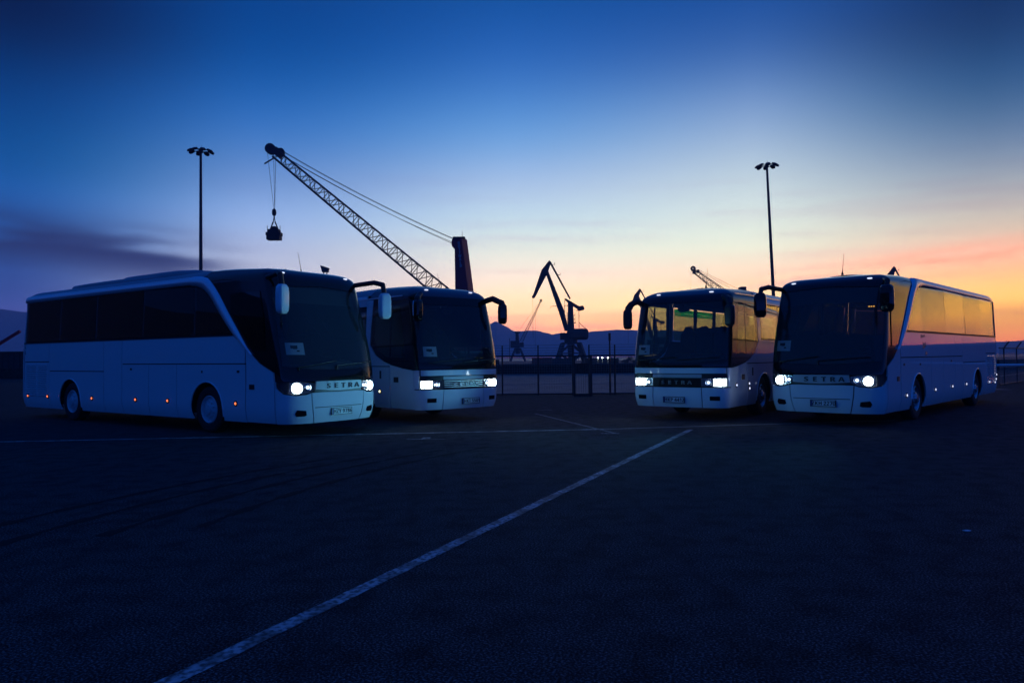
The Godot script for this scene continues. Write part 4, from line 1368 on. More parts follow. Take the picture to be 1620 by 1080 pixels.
func mobile_crane() -> void:
	var c := Vector3(-9.5, 0.0, -150.0)
	var t := thing("harbour_crane", "huge lattice-boom harbour crane with dark red tower, boom raised to the left", "crane", c)
	lattice(t, Vector3(-47.5, 43.0, -150.0) - c, Vector3(-9.2, 10.6, -149.0) - c, 1.6, 2.9, 26, 0.2, 0.085, M.crane_steel)
	var g := Geo.new()
	g.box(Vector3(-47.0, 43.25, -150.0) - c, Vector3(1.7, 1.5, 1.7), Basis(Vector3(0, 0, 1), -0.7))
	obj("boom_head", g, M.crane_steel, t)
	sheave(t, Vector3(-48.6, 44.1, -150.4) - c, 1.05, M.crane_steel)
	sheave(t, Vector3(-48.6, 44.1, -149.6) - c, 1.05, M.crane_steel)
	sheave(t, Vector3(-46.6, 43.5, -150.0) - c, 0.8, M.crane_steel)
	g = Geo.new()
	g.bar(Vector3(-49.9, 41.1, -150.0) - c, Vector3(-47.9, 42.3, -150.0) - c, 0.2, 0.25)
	obj("walkway", g, M.crane_steel, t)
	# tower: a tapering box column, wide cap with overhang to the left
	g = Geo.new()
	g.prism([Vector2(-11.55, 25.45), Vector2(-11.72, 24.5), Vector2(-11.55, 23.9), Vector2(-10.98, 23.3), Vector2(-10.9, 15.0), Vector2(-10.9, 6.0), Vector2(-6.6, 6.0), Vector2(-8.05, 15.4), Vector2(-9.4, 25.45)], Vector3(0, 0, -151.2) - c, Vector3.RIGHT, Vector3.UP, Vector3(0, 0, 2.4))
	var tower := obj("tower", g, M.crane_red, t)
	tower.transform = uneven(Vector3(-0.6, 0, 0), -1.0, 24.0, 0.0)
	g = Geo.new()
	g.box(Vector3(-10.5, 25.6, -150.0) - c, Vector3(2.4, 0.3, 2.6))
	obj("tower_cap", g, M.crane_steel, t)
	g = Geo.new()
	g.tube(Vector3(-9.9, 25.6, -150.0) - c, Vector3(-9.9, 27.1, -150.0) - c, 0.06, 0.04, 6)
	obj("lightning_rod", g, M.crane_steel, t)
	var tw := "GOTTWALD"
	for k in 8:
		var o := obj("letter", word(tw[k], 0.56, 0.06), M.crane_letter, tower)
		o.position = Vector3(-10.0 + k * 0.055, 24.5 - k * 0.66, -148.77) - c
	for q in [[Vector3(-46.4, 43.9, -150.6), Vector3(-11.3, 25.5, -150.6), 0.7], [Vector3(-46.2, 43.5, -149.4), Vector3(-11.3, 25.2, -149.4), 0.7], [Vector3(-46.4, 42.9, -150.5), Vector3(-11.7, 24.8, -150.5), 0.8], [Vector3(-45.8, 42.5, -149.5), Vector3(-11.7, 24.4, -149.5), 0.6]]:
		cable(t, q[0] - c, q[1] - c, 0.05, "stay_cable", q[2])
	for q in [[Vector3(-49.3, 43.6, -150), Vector3(-48.0, 31.9, -150)], [Vector3(-48.1, 42.0, -150.3), Vector3(-47.9, 31.9, -150.2)], [Vector3(-47.5, 42.0, -149.7), Vector3(-47.75, 31.9, -149.8)]]:
		cable(t, q[0] - c, q[1] - c, 0.04, "hoist_cable")
	# machine house and undercarriage behind the coach
	g = Geo.new()
	g.box(Vector3(0.5, 4.4, 0), Vector3(9.0, 3.2, 4.4))
	g.box(Vector3(-3.0, 7.0, 1.6), Vector3(2.2, 2.4, 1.8))
	obj("machine_house", g, M.crane_red, t)
	g = Geo.new()
	g.box(Vector3(0, 1.7, 0), Vector3(12.0, 1.4, 4.0))
	for x in [-5.0, -2.5, 2.5, 5.0]:
		for z in [-1.8, 1.8]:
			g.lathe([Vector2(0.3, -0.3), Vector2(0.75, -0.3), Vector2(0.75, 0.3), Vector2(0.3, 0.3)], Vector3(x, 0.78, z), Vector3(0, 0, 1), 16)
	obj("undercarriage", g, M.crane_steel, t)
	# the grab hangs free on the hoist cables
	var gc := Vector3(-47.95, 25.6, -150.0)
	var gr := thing("crane_grab", "dark bulk grab hanging on cables from the tall boom's tip", "grab", gc)
	g = Geo.new()
	g.blob(Vector3(0, 5.6, 0), Vector3(0.42, 0.75, 0.42), 2.6, Basis(), 8)
	obj("hook_block", g, M.grab_steel, gr)
	for x in [-0.9, 0.9]:
		g = Geo.new()
		g.tube(Vector3(0, 5.0, 0), Vector3(x * 0.2, 3.7, 0), 0.09, 0.09, 6)
		g.tube(Vector3(x * 0.2, 3.7, 0), Vector3(x, 1.9, 0), 0.14, 0.12, 6)
		obj("sling", g, M.grab_steel, gr)
	g = Geo.new()
	g.box(Vector3(0, 1.75, 0), Vector3(2.2, 0.7, 1.6))
	g.box(Vector3(0, 1.15, 0), Vector3(2.9, 0.7, 1.8))
	g.blob(Vector3(0, 2.3, 0), Vector3(0.6, 0.5, 0.5), 3.0, Basis(), 6)
	obj("grab_head", g, M.grab_steel, gr)
	for x in [-1.0, 1.0]:
		g = Geo.new()
		g.prism([Vector2(0, 0.9), Vector2(x * 1.2, 1.0), Vector2(x * 1.35, 0.5), Vector2(x * 1.3, 0.0), Vector2(0, 0.0)], Vector3(0, 0, -0.9), Vector3.RIGHT, Vector3.UP, Vector3(0, 0, 1.8))
		obj("grab_shell", g, M.grab_steel, gr)
		g = Geo.new()
		g.tube(Vector3(x * 1.25, 1.2, 0.3), Vector3(x * 1.3, 2.9, 0.3), 0.07, 0.05, 6)
		obj("grab_post", g, M.grab_steel, gr)

# level-luffing portal crane; local x to the right, base at y 0, jib reaching to the left
func portal_crane() -> Node3D:
	var t := thing("portal_crane", "", "crane", Vector3(20.6, -1.0, -260.0))
	var S := M.crane_steel as Material
	var g := Geo.new()
	# jib (main boom), from foot by the house to the knee
	g.prism([Vector2(-2.1, 11.4), Vector2(-0.7, 11.4), Vector2(-2.2, 18.4), Vector2(-7.9, 32.9), Vector2(-8.8, 32.4), Vector2(-4.1, 18.0)], Vector3(0, 0, -0.5), Vector3.RIGHT, Vector3.UP, Vector3(0, 0, 1.0))
	obj("jib", g, S, t)
	g = Geo.new()
	g.prism([Vector2(-7.3, 36.2), Vector2(-6.6, 35.5), Vector2(-7.8, 32.0), Vector2(-12.4, 23.2), Vector2(-13.3, 23.5), Vector2(-10.0, 32.9)], Vector3(0, 0, -0.4), Vector3.RIGHT, Vector3.UP, Vector3(0, 0, 0.8))
	obj("fly_jib", g, S, t)
	sheave(t, Vector3(-12.9, 23.5, 0), 0.6, S)
	g = Geo.new()
	g.tube(Vector3(-7.0, 35.6, 0), Vector3(-0.1, 22.6, 0), 0.34, 0.3, 8)
	obj("backstay", g, S, t)
	for q in [[-6.6, 34.6], [-4.7, 31.0]]:
		g = Geo.new()
		g.bar(Vector3(q[0], q[1], 0), Vector3(q[0] + 1.3, q[1] + 0.2, 0), 0.5, 0.15)
		g.tube(Vector3(q[0] + 1.2, q[1], 0), Vector3(q[0] + 1.2, q[1] + 0.9, 0), 0.06, 0.06, 6)
		obj("platform", g, S, t)
	for q in [[-8.6, 31.0, 1.6], [-6.9, 20.0, 2.9]]:
		g = Geo.new()
		g.bar(Vector3(q[0], q[1], 0), Vector3(q[0] + (q[2] if q[1] > 25.0 else q[2] * 0.9), q[1] + 0.25, 0), 0.5, 0.16)
		g.tube(Vector3(q[0], q[1], 0), Vector3(q[0], q[1] - 0.9, 0), 0.06, 0.06, 6)
		obj("platform", g, S, t)
	# mast with rocker beam and counterweight
	g = Geo.new()
	g.prism([Vector2(-1.15, 11.0), Vector2(1.2, 11.0), Vector2(0.8, 21.0), Vector2(-0.85, 21.6)], Vector3(0, 0, -0.8), Vector3.RIGHT, Vector3.UP, Vector3(0, 0, 1.6))
	obj("mast", g, S, t)
	g = Geo.new()
	g.prism([Vector2(-2.0, 22.9), Vector2(-1.9, 22.3), Vector2(-0.8, 21.2), Vector2(2.6, 18.9), Vector2(4.4, 18.5), Vector2(4.9, 19.2), Vector2(4.4, 20.2), Vector2(3.0, 20.0), Vector2(-0.2, 21.9)], Vector3(0, 0, -0.7), Vector3.RIGHT, Vector3.UP, Vector3(0, 0, 1.4))
	obj("rocker_beam", g, S, t)
	g = Geo.new()
	g.box(Vector3(2.9, 18.6, 0), Vector3(1.6, 0.3, 1.2))
	obj("counterweight", g, S, t)
	for q in [[-2.0, 22.6, -2.2, 15.5], [2.9, 18.4, 2.9, 12.0], [2.9, 14.3, 5.3, 12.0], [-2.1, 20.2, -0.4, 20.3]]:
		g = Geo.new()
		g.tube(Vector3(q[0], q[1], 0.3), Vector3(q[2], q[3], 0.3), 0.1, 0.1, 6)
		obj("tie_rod", g, S, t)
	for y in [14.2, 15.5, 16.8]:
		g = Geo.new()
		g.box(Vector3(0.15, y, 0), Vector3(3.2 if y < 15.0 else 2.6, 0.16, 2.4))
		for x in [-1.3, 1.5]:
			g.tube(Vector3(x, y, 1.1), Vector3(x, y + 0.95, 1.1), 0.05, 0.05, 6)
			g.bar(Vector3(x, y + 0.9, 1.1), Vector3(x * 0.6, y + 0.9, 1.1), 0.06, 0.06)
		obj("gallery", g, S, t)
	# machine house
	g = Geo.new()
	g.blob(Vector3(2.4, 10.2, 0), Vector3(3.7, 1.95, 2.4), 9.0, Basis(), 8)
	obj("machine_house", g, S, t)
	g = Geo.new()
	g.box(Vector3(-2.4, 9.5, 0.6), Vector3(2.8, 2.4, 2.2))
	obj("driver_cab", g, S, t)
	g = Geo.new()
	g.tube(Vector3(0, 7.2, 0), Vector3(0, 8.6, 0), 2.3, 2.3, 20)
	obj("slewing_ring", g, S, t)
	# portal: four legs, ring beam, braces, bogies
	g = Geo.new()
	g.box(Vector3(0, 7.1, 0), Vector3(6.6, 0.5, 6.6))
	obj("portal_top", g, S, t)
	g = Geo.new()
	g.tube(Vector3(0, 1.0, 0), Vector3(0, 7.0, 0), 1.0, 1.3, 14)
	obj("centre_column", g, S, t)
	for x in [-1.0, 1.0]:
		for z in [-1.0, 1.0]:
			g = Geo.new()
			g.bar(Vector3(x * 2.9, 7.0, z * 2.9), Vector3(x * 5.0, 0.4, z * 4.6), 1.0, 1.0)
			obj("leg", g, S, t)
			g = Geo.new()
			g.bar(Vector3(x * 4.0, 3.6, z * 3.8), Vector3(0, 0.6, z * 4.6), 0.5, 0.5)
			g.bar(Vector3(x * 3.9, 3.7, z * 3.8), Vector3(0, 6.9, z * 3.1), 0.5, 0.5)
			obj("leg_brace", g, S, t)
			g = Geo.new()
			g.box(Vector3(x * 5.0, 0.3, z * 4.6), Vector3(2.2, 0.6, 0.7))
			obj("bogie", g, S, t)
	for z in [-1.0, 1.0]:
		g = Geo.new()
		g.bar(Vector3(-4.1, 3.6, z * 3.8), Vector3(4.1, 3.6, z * 3.8), 0.4, 0.4)
		obj("cross_beam", g, S, t)
	cable(t, Vector3(-13.2, 23.2, 0.1), Vector3(-13.2, 9.0, 0.1), 0.05, "hoist_cable")
	return t

func far_crane() -> void:
	var c := Vector3(3.2, -2.0, -420.0)
	var t := thing("small_portal_crane", "smaller hazy quay crane with thin raised jib left of the big portal crane", "crane", c)
	var S := M.crane_steel as Material
	lattice(t, Vector3(16.6, 33.0, -420.0) - c, Vector3(5.0, 9.6, -419.0) - c, 0.5, 1.7, 14, 0.1, 0.06, S)
	sheave(t, Vector3(16.6, 33.2, -420.0) - c, 0.8, S)
	var g := Geo.new()
	g.tube(Vector3(0, 5.0, 0), Vector3(-0.3, 17.0, 0), 1.4, 0.9, 10)
	obj("mast", g, S, t)
	g = Geo.new()
	g.box(Vector3(-0.1, 17.2, 0), Vector3(3.0, 0.8, 1.6))
	obj("mast_head", g, S, t)
	g = Geo.new()
	g.box(Vector3(-1.6, 10.6, 0), Vector3(5.0, 3.8, 4.0))
	obj("machine_house", g, S, t)
	g = Geo.new()
	g.box(Vector3(2.2, 10.2, 0), Vector3(2.4, 2.6, 2.0))
	obj("driver_cab", g, S, t)
	for x in [-1.0, 1.0]:
		for z in [-1.0, 1.0]:
			g = Geo.new()
			g.bar(Vector3(x * 1.2, 8.4, z * 1.2), Vector3(x * 4.6, 0.2, z * 4.0), 0.9, 0.9)
			obj("leg", g, S, t)
		g = Geo.new()
		g.bar(Vector3(x * 3.0, 4.0, -2.4), Vector3(x * 3.0, 4.0, 2.4), 0.4, 0.4)
		obj("cross_beam", g, S, t)
	g = Geo.new()
	g.bar(Vector3(-3.0, 4.0, 0), Vector3(3.0, 4.0, 0), 0.5, 0.5)
	g.tube(Vector3(-4.6, 14.0, 0), Vector3(-4.6, 0.0, 0), 0.2, 0.2, 6)
	obj("cross_beam", g, S, t)
	cable(t, Vector3(16.0, 32.6, -420) - c, Vector3(0, 17.4, 0), 0.06, "stay_cable")
	cable(t, Vector3(13.6, 26.0, -420) - c, Vector3(13.0, 5.0, -420) - c, 0.06, "hoist_cable")

func lattice_crane() -> void:
	var c := Vector3(63.0, 0.0, -220.0)
	var t := thing("boom_crane", "lattice crane boom with round tip sheave rising behind the upright-fronted coach", "crane", c)
	var S := M.crane_steel as Material
	lattice(t, Vector3(54.6, 26.2, -220) - c, Vector3(66.6, 17.0, -220) - c, 1.0, 2.3, 10, 0.1, 0.06, S)
	sheave(t, Vector3(53.9, 27.2, -220) - c, 0.75, S)
	sheave(t, Vector3(55.3, 26.4, -220) - c, 0.5, S)
	var g := Geo.new()
	g.box(Vector3(54.2, 26.3, -220) - c, Vector3(0.9, 1.3, 0.9))
	obj("boom_head", g, S, t)
	cable(t, Vector3(55.0, 26.8, -220) - c, Vector3(64.6, 21.5, -220) - c, 0.05, "stay_cable")
	cable(t, Vector3(55.4, 26.8, -219.5) - c, Vector3(68.0, 20.5, -219.5) - c, 0.05, "stay_cable")
	cable(t, Vector3(53.3, 26.8, -220) - c, Vector3(52.9, 12.0, -220) - c, 0.03, "hoist_cable")
	g = Geo.new()
	g.prism([Vector2(3.4, 2.0), Vector2(8.0, 2.0), Vector2(6.2, 21.6), Vector2(4.6, 21.6)], Vector3(0, 0, -1.2), Vector3.RIGHT, Vector3.UP, Vector3(0, 0, 2.4))
	obj("tower", g, S, t)
	g = Geo.new()
	g.box(Vector3(5.5, 1.4, 0), Vector3(11.0, 2.8, 4.0))
	obj("undercarriage", g, S, t)

func mesh_fence(called: String, label: String, a: Vector2, b: Vector2, gapsz: Array, post_at: Array, rail_y: float, arm_y: float, lean: Vector2) -> void:
	# posts, rails and wires between two points on the ground
	var t := thing(called, label, "fence", Vector3(a.x, 0, a.y))
	var d := (b - a)
	var len := d.length()
	d = d / len
	var at := func(s: float, y: float) -> Vector3: return Vector3(d.x * s, y, d.y * s)
	for s in post_at:
		var g := Geo.new()
		g.tube(at.call(s, 0.0), at.call(s, rail_y + 0.02), 0.035, 0.035, 10)
		obj("post", g, M.fence_steel, t)
		g = Geo.new()
		g.bar(at.call(s, rail_y), at.call(s, arm_y) + Vector3(lean.x, 0, lean.y), 0.05, 0.05)
		obj("barbed_wire_arm", g, M.fence_steel, t)
	for seg in gapsz:
		for y in [rail_y, 0.06]:
			var g := Geo.new()
			g.tube(at.call(seg[0], y), at.call(seg[1], y), 0.03, 0.03, 8)
			obj("rail", g, M.fence_steel, t)
		for y in [0.45, 0.85, 1.25]:
			var g := Geo.new()
			g.tube(at.call(seg[0], y), at.call(seg[1], y), 0.008, 0.008, 6)
			obj("straining_wire", g, M.galvanised, t)
		for k in 4:
			var f := (k + 1) / 4.0
			var y := lerpf(rail_y, arm_y, f)
			var o := Vector3(lean.x, 0, lean.y) * f
			var g := Geo.new()
			g.tube(at.call(seg[0], y) + o, at.call(seg[1], y) + o, 0.009, 0.009, 6)
			obj("barbed_wire", g, M.galvanised, t)
		# woven mesh
		var mg := Geo.new()
		var s: float = seg[0]
		while s < seg[1] - 0.01:
			mg.tube(at.call(s, 0.08), at.call(s, rail_y), 0.003, 0.003, 3, false)
			s += 0.1
		var y2 := 0.18
		while y2 < rail_y:
			mg.tube(at.call(seg[0], y2), at.call(seg[1], y2), 0.003, 0.003, 3, false)
			y2 += 0.1
		var mo := obj("wire_mesh", mg, M.galvanised, t)
		mo.set_meta("kind", "stuff")

func tree(at: Vector3, h: float, sd: int, label: String) -> void:
	var t := thing("shrub", label, "shrub", at, 0.0, "dark shrubs above the quay wall")
	var rn := RandomNumberGenerator.new()
	rn.seed = sd
	var g := Geo.new()
	g.tube(Vector3.ZERO, Vector3(0.1, h * 0.5, 0), 0.12, 0.07, 6)
	var tips := []
	for k in 7:
		var a := rn.randf() * TAU
		var tip := Vector3(cos(a) * h * rn.randf_range(0.25, 0.55), h * rn.randf_range(0.5, 0.9), sin(a) * h * 0.4)
		g.tube(Vector3(0.05, h * rn.randf_range(0.2, 0.5), 0), tip, 0.05, 0.02, 5)
		tips.append(tip)
	obj("trunk", g, M.bark, t)
	g = Geo.new()
	for tip in tips:
		for k in 170:
			var p: Vector3 = tip + Vector3(rn.randfn(), rn.randfn() * 0.7, rn.randfn()) * h * 0.14
			var d := Vector3(rn.randfn(), rn.randfn(), rn.randfn()).normalized()
			var e := d.cross(Vector3(rn.randfn(), rn.randfn(), rn.randfn())).normalized()
			var s := h * 0.035
			var nn := d.cross(e).normalized()
			g.tri(p - d * s, p + e * s * 0.5, p + d * s, nn, nn, nn)
			g.tri(p - d * s, p + d * s, p - e * s * 0.5, nn, nn, nn)
	obj("crown", g, M.foliage, t)

func container(at: Vector3, s: Vector3, m: Material, label: String, cat := "container") -> void:
	var t := thing("shipping_container", label, cat, at, 0.0, "containers on the quay")
	var g := Geo.new()
	g.box(Vector3(0, s.y * 0.5, 0), s - Vector3(0.1, 0.1, 0.1))
	obj("box_body", g, m, t)
	var n := int(s.x / 0.55)
	g = Geo.new()
	for k in n:
		g.box(Vector3(-s.x * 0.5 + (k + 0.5) * s.x / n, s.y * 0.5, s.z * 0.5 - 0.03), Vector3(0.28, s.y - 0.3, 0.08))
	obj("corrugation", g, m, t)
	g = Geo.new()
	for x in [-0.5, 0.5]:
		for z in [-0.5, 0.5]:
			g.box(Vector3(x * (s.x - 0.12), s.y * 0.5, z * (s.z - 0.12)), Vector3(0.16, s.y, 0.16))
	g.box(Vector3(0, s.y - 0.08, s.z * 0.5 - 0.06), Vector3(s.x, 0.16, 0.14))
	g.box(Vector3(0, 0.08, s.z * 0.5 - 0.06), Vector3(s.x, 0.16, 0.14))
	obj("frame", g, m, t)

func _ready() -> void:
	# ---- camera, sky, sun, exposure
	var cam := Camera3D.new()
	cam.name = "camera"
	cam.fov = 49.29
	cam.near = 0.1
	cam.far = 9000.0
	add_child(cam)
	cam.position = Vector3(0, 1.576, 0)
	cam.rotation = Vector3(atan(24.1 / 1177.0), 0, -0.009)
	cam.current = true
	var env := Environment.new()
	env.background_mode = Environment.BG_SKY
	var sm := PanoramaSkyMaterial.new()
	sm.panorama = sky_texture()
	env.sky = Sky.new()
	env.sky.sky_material = sm
	env.tonemap_mode = Environment.TONE_MAPPER_LINEAR
	env.tonemap_exposure = 1.1
	env.background_energy_multiplier = 1.0
	env.sdfgi_enabled = true
	env.ssao_enabled = true
	env.ssil_enabled = true
	var we := WorldEnvironment.new()
	we.name = "world_environment"
	we.environment = env
	add_child(we)
	# the sun is just under the horizon to the right: only a trace of broad, low afterglow is left of it
	var sun := DirectionalLight3D.new()
	sun.name = "afterglow_sun"
	sun.light_color = Color(1.0, 0.6, 0.35)
	sun.light_energy = 0.006
	sun.light_angular_distance = 12.0
	sun.shadow_enabled = true
	add_child(sun)
	sun.look_at_from_position(Vector3.ZERO, -Vector3(sin(deg_to_rad(46.0)), tan(deg_to_rad(4.0)), -cos(deg_to_rad(46.0))))
	env.fog_enabled = true
	env.fog_density = HAZE
	env.fog_light_color = Color(0.8, 0.88, 1.0)
	materials()
	mat("plate_blue", Color(0.01, 0.03, 0.2), 0.4)
	mat("silver_bar", Color(0.42, 0.43, 0.45), 0.5, 0.1)
	var rp := mat("roof_paint", Color(0.3, 0.31, 0.33), 0.4)
	rp.clearcoat_enabled = true
	rp.clearcoat = 0.5
	var dp := mat("dome_paint", Color(0.05, 0.055, 0.065), 0.25)
	dp.clearcoat_enabled = true
	dp.clearcoat = 0.6

	# ---- ground, quay, sea, hills
	struct("ground", sheet([[-400.0, 60.0], [400.0, 60.0], [400.0, -76.0], [-400.0, -76.0]], 0.0), M.asphalt)
	struct("concrete_apron", sheet([[-16.0, -31.2], [21.0, -31.2], [21.0, -66.5], [-16.0, -66.5]], 0.004), M.concrete_apron)
	struct("sea", sheet([[-3150.0, -74.0], [3150.0, -74.0], [3150.0, -3250.0], [-3150.0, -3250.0]], -2.6), M.sea_water)
	var g := Geo.new()
	g.box(Vector3(0, -1.4, -75.9), Vector3(800.0, 2.7, 0.5))
	struct("quay_edge", g, M.wall_concrete)
	g = Geo.new()
	g.box(Vector3(60.0, -2.0, -315.0), Vector3(420.0, 2.0, 250.0))
	struct("pier", g, M.wall_concrete)
	struct("hills", hills(), M.hill_rock)
	var wl := thing("quay_wall", "low dark concrete wall along the edge of the quay behind the fence", "wall", Vector3(0, 0, -67.0))
	for k in 44:
		g = Geo.new()
		g.box(Vector3(-130.0 + k * 6.0, 0.46, 0), Vector3(5.96, 0.92, 0.4))
		obj("wall_block", g, M.wall_concrete, wl)
	# a long shed off to the right, whose dark flank stands under the afterglow in the right coach's paint
	var sh := thing("warehouse", "long low dark warehouse off to the right beyond the fence", "building", Vector3(135.0, 0, -106.0), deg_to_rad(-55.0))
	g = Geo.new()
	g.prism([Vector2(-14, 0), Vector2(14, 0), Vector2(14, 4.1), Vector2(0, 4.9), Vector2(-14, 4.1)], Vector3(-42, 0, 0), Vector3(0, 0, 1), Vector3.UP, Vector3(84, 0, 0))
	obj("wall", g, M.shed_cladding, sh)
	for k in 7:
		g = Geo.new()
		g.box(Vector3(-36.0 + k * 12.0, 1.6, 14.05), Vector3(4.2, 3.2, 0.1))
		obj("door", g, M.container_dark, sh)

	# a tall shed off to the left, the dark thing that the left coaches' flanks mirror
	var ls := thing("cargo_shed", "tall dark cargo shed outside the left edge, mirrored in the left coaches", "building", Vector3(-84.0, 0, -14.0), deg_to_rad(90.0))
	g = Geo.new()
	g.prism([Vector2(-12, 0), Vector2(12, 0), Vector2(12, 9.5), Vector2(0, 12.5), Vector2(-12, 9.5)], Vector3(-62, 0, 0), Vector3(0, 0, 1), Vector3.UP, Vector3(124, 0, 0))
	obj("wall", g, M.shed_cladding, ls)
	for k in 8:
		g = Geo.new()
		g.box(Vector3(-50.0 + k * 14.0, 2.6, 12.05), Vector3(5.0, 5.2, 0.1))
		obj("door", g, M.container_dark, ls)

	# ---- paint on the ground
	var o := struct("painted_line", stripe(Vector2(-2.38, -2.15), Vector2(3.76, -15.75), 0.115, 0.004, 1, 0.005), M.road_paint)
	tag(o, "long white line running diagonally across the asphalt towards the camera", "road marking")
	o = struct("painted_line", stripe(Vector2(-30.0, -12.2), Vector2(1.95, -16.0), 0.15, 0.004, 2, 0.008), M.road_paint)
	tag(o, "faded white line crossing in front of the two left coaches", "road marking")
	o = struct("painted_line", stripe(Vector2(1.95, -16.0), Vector2(9.0, -17.5), 0.15, 0.004, 3, 0.008), M.faded_paint)
	tag(o, "faded white line continuing in front of the two right coaches", "road marking")
	o = struct("painted_line", stripe(Vector2(0.62, -20.5), Vector2(2.08, -15.1), 0.08, 0.008, 4), M.faded_paint)
	tag(o, "thin white line running from between the coaches to the crossing line", "road marking")
	for q in [[0.7, -21.8, 1.15, -21.75, "short white tick between the two coach pairs, farthest tick"], [1.78, -15.1, 2.16, -15.06, "short white tick just below the meeting of the painted lines"], [-2.05, -14.36, -1.3, -14.3, "short white tick in front of the second coach from the left"]]:
		o = struct("painted_tick", stripe(Vector2(q[0], q[1]), Vector2(q[2], q[3]), 0.07, 0.008, 5, 0.006), M.road_paint)
		tag(o, q[4], "road marking")
	o = obj("painted_number", word("8", 0.26, 0.002), M.road_paint)
	o.position = Vector3(-1.68, 0.009, -14.5)
	o.rotation.x = -PI / 2
	o.set_meta("kind", "structure")
	tag(o, "small white figure painted beside the tick in front of the left coaches", "road marking")
	var rn := RandomNumberGenerator.new()
	rn.seed = 8
	for k in 4:
		var mk := Geo.new()
		var x0 := -5.2 + k * 0.75
		for s in 26:
			var f0 := s / 26.0
			var f1 := (s + 1) / 26.0
			var p0 := Vector3(x0 + 0.9 * f0 + 1.6 * f0 * f0, 0.003, -6.0 - k * 0.35 - 6.0 * f0)
			var p1 := Vector3(x0 + 0.9 * f1 + 1.6 * f1 * f1, 0.003, -6.0 - k * 0.35 - 6.0 * f1)
			var w := 0.05 + 0.03 * sin(s * 1.7 + k)
			mk.quad(p0 + Vector3(-w, 0, 0), p0 + Vector3(w, 0, 0), p1 + Vector3(w, 0, 0), p1 + Vector3(-w, 0, 0), Vector3.UP)
		o = struct("tyre_mark", mk, M.tyre_rubber_mark)
		tag(o, ["leftmost faint curved tyre mark on the asphalt", "second faint tyre mark from the left on the asphalt", "third faint tyre mark from the left on the asphalt", "rightmost of the faint curved tyre marks on the asphalt"][k], "tyre mark", "tyre marks on the asphalt")
	g = Geo.new()
	g.prism([Vector2(-0.03, -0.01), Vector2(0.02, -0.015), Vector2(0.035, 0.01), Vector2(-0.01, 0.02)], Vector3.ZERO, Vector3.RIGHT, Vector3(0, 0, 1), Vector3(0, 0.008, 0))
	o = obj("paper_scrap", g, M.paper)
	o.position = Vector3(4.0, 0.003, -6.6)
	tag(o, "tiny white scrap lying alone on the asphalt at the right", "litter")

	# ---- the four coaches
	var grp := "coaches parked with headlights on"
	var c1 := thing("coach", "white coach at the far left with silver arch, seen along its whole side, white hubcaps", "coach", Vector3(-3.579, 0, -15.413), PI + 0.956, grp)
	beam_yaw = 36.0
	arch_coach(c1, {"lift": 0.1, "glass": M.privacy_glass, "hub": M.hub_white, "mirror": M.white_paint, "bright_lip": false, "beam": 1.6, "pod": true, "antenna": 0.0, "display": false, "plate": "HZY 9786", "marker_glow": M.amber_marker_glow, "markers": [[1.74, 0.66], [4.3, 0.65], [5.69, 0.64], [7.8, 0.62], [10.26, 0.61], [11.47, 0.6]]})
	var c2 := thing("coach", "white coach with upright front standing partly behind the far left coach", "coach", Vector3(-1.181, 0, -18.306), PI + 0.732, grp)
	flat_coach(c2, {"lift": 0.13, "curtains": true, "glass": M.green_tinted_glass, "beam": 1.6, "mirror": M.black_gloss, "green_band": false, "antenna": -0.1, "plate": "HKT 5501", "plate_x": -0.2, "letter_shift": -0.05, "marker_glow": M.warm_marker_glow, "markers": [[1.86, 0.73]]})
	var c3 := thing("coach", "coach with upright front and yellow-glowing windows seen through its windscreen", "coach", Vector3(3.97, 0, -18.016), PI - 0.632, grp)
	beam_yaw = -36.0
	flat_coach(c3, {"lift": 0.0, "curtains": false, "glass": M.green_tinted_glass, "beam": 9.0, "mirror": M.black_plastic, "green_band": true, "antenna": -0.35, "plate": "HKP 4412", "plate_x": 0.07, "letter_shift": 0.0, "marker_glow": M.white_marker_glow, "markers": [[0.63, 0.85], [1.53, 0.86], [1.55, 0.74]]})
	var c4 := thing("coach", "white coach at the far right with sunset mirrored in its long side windows", "coach", Vector3(6.798, 0, -16.425), PI - 0.751, grp)
	arch_coach(c4, {"lift": 0.0, "glass": M.privacy_glass, "hub": M.hub_steel, "mirror": M.black_gloss, "bright_lip": true, "beam": 9.0, "pod": false, "antenna": -0.1, "display": true, "plate": "ZKH 2270", "marker_glow": M.white_marker_glow, "markers": [[1.8, 0.62], [4.24, 0.66], [5.95, 0.68], [7.53, 0.69], [10.6, 0.66], [11.4, 0.62], [11.6, 0.72], [11.66, 0.86]]})
	# faint printed emblem on the flank of the right coach
	profile(true)
	for q in [[3.05, 1.98, 0.42, 0.045], [3.2, 1.76, 0.3, 0.09], [3.42, 1.56, 0.16, 0.06]]:
		skin("flank_emblem", spoly(-1.0, [[q[0], q[1] - q[3]], [q[0] + q[2] * 0.5, q[1] - q[3] * 0.7], [q[0] + q[2], q[1] - q[3] * 0.2], [q[0] + q[2] * 0.9, q[1] + q[3]], [q[0] + q[2] * 0.4, q[1] + q[3] * 0.5], [q[0] + q[2] * 0.1, q[1] + q[3]]]), M.decal_grey, c4, 0.003, 0.003, 0.0)

	# ---- masts, cranes
	lamp_mast(Vector3(-33.5, 0, -80.0), 24.2, "tall floodlight mast with ring of lamps rising behind the left coach")
	lamp_mast(Vector3(31.35, 0, -88.0), 24.1, "slightly leaning tall floodlight mast rising between the right coaches", 0.035)
	mobile_crane()
	var pc := portal_crane()
	pc.set_meta("label", "dark portal crane with folded jib standing on four legs between the coach pairs")
	pc.set_meta("group", "portal cranes on the quay")
	var d := pc.duplicate() as Node3D
	put(d, "portal_crane")
	d.position = Vector3(155.3, -1.1, -287.0)
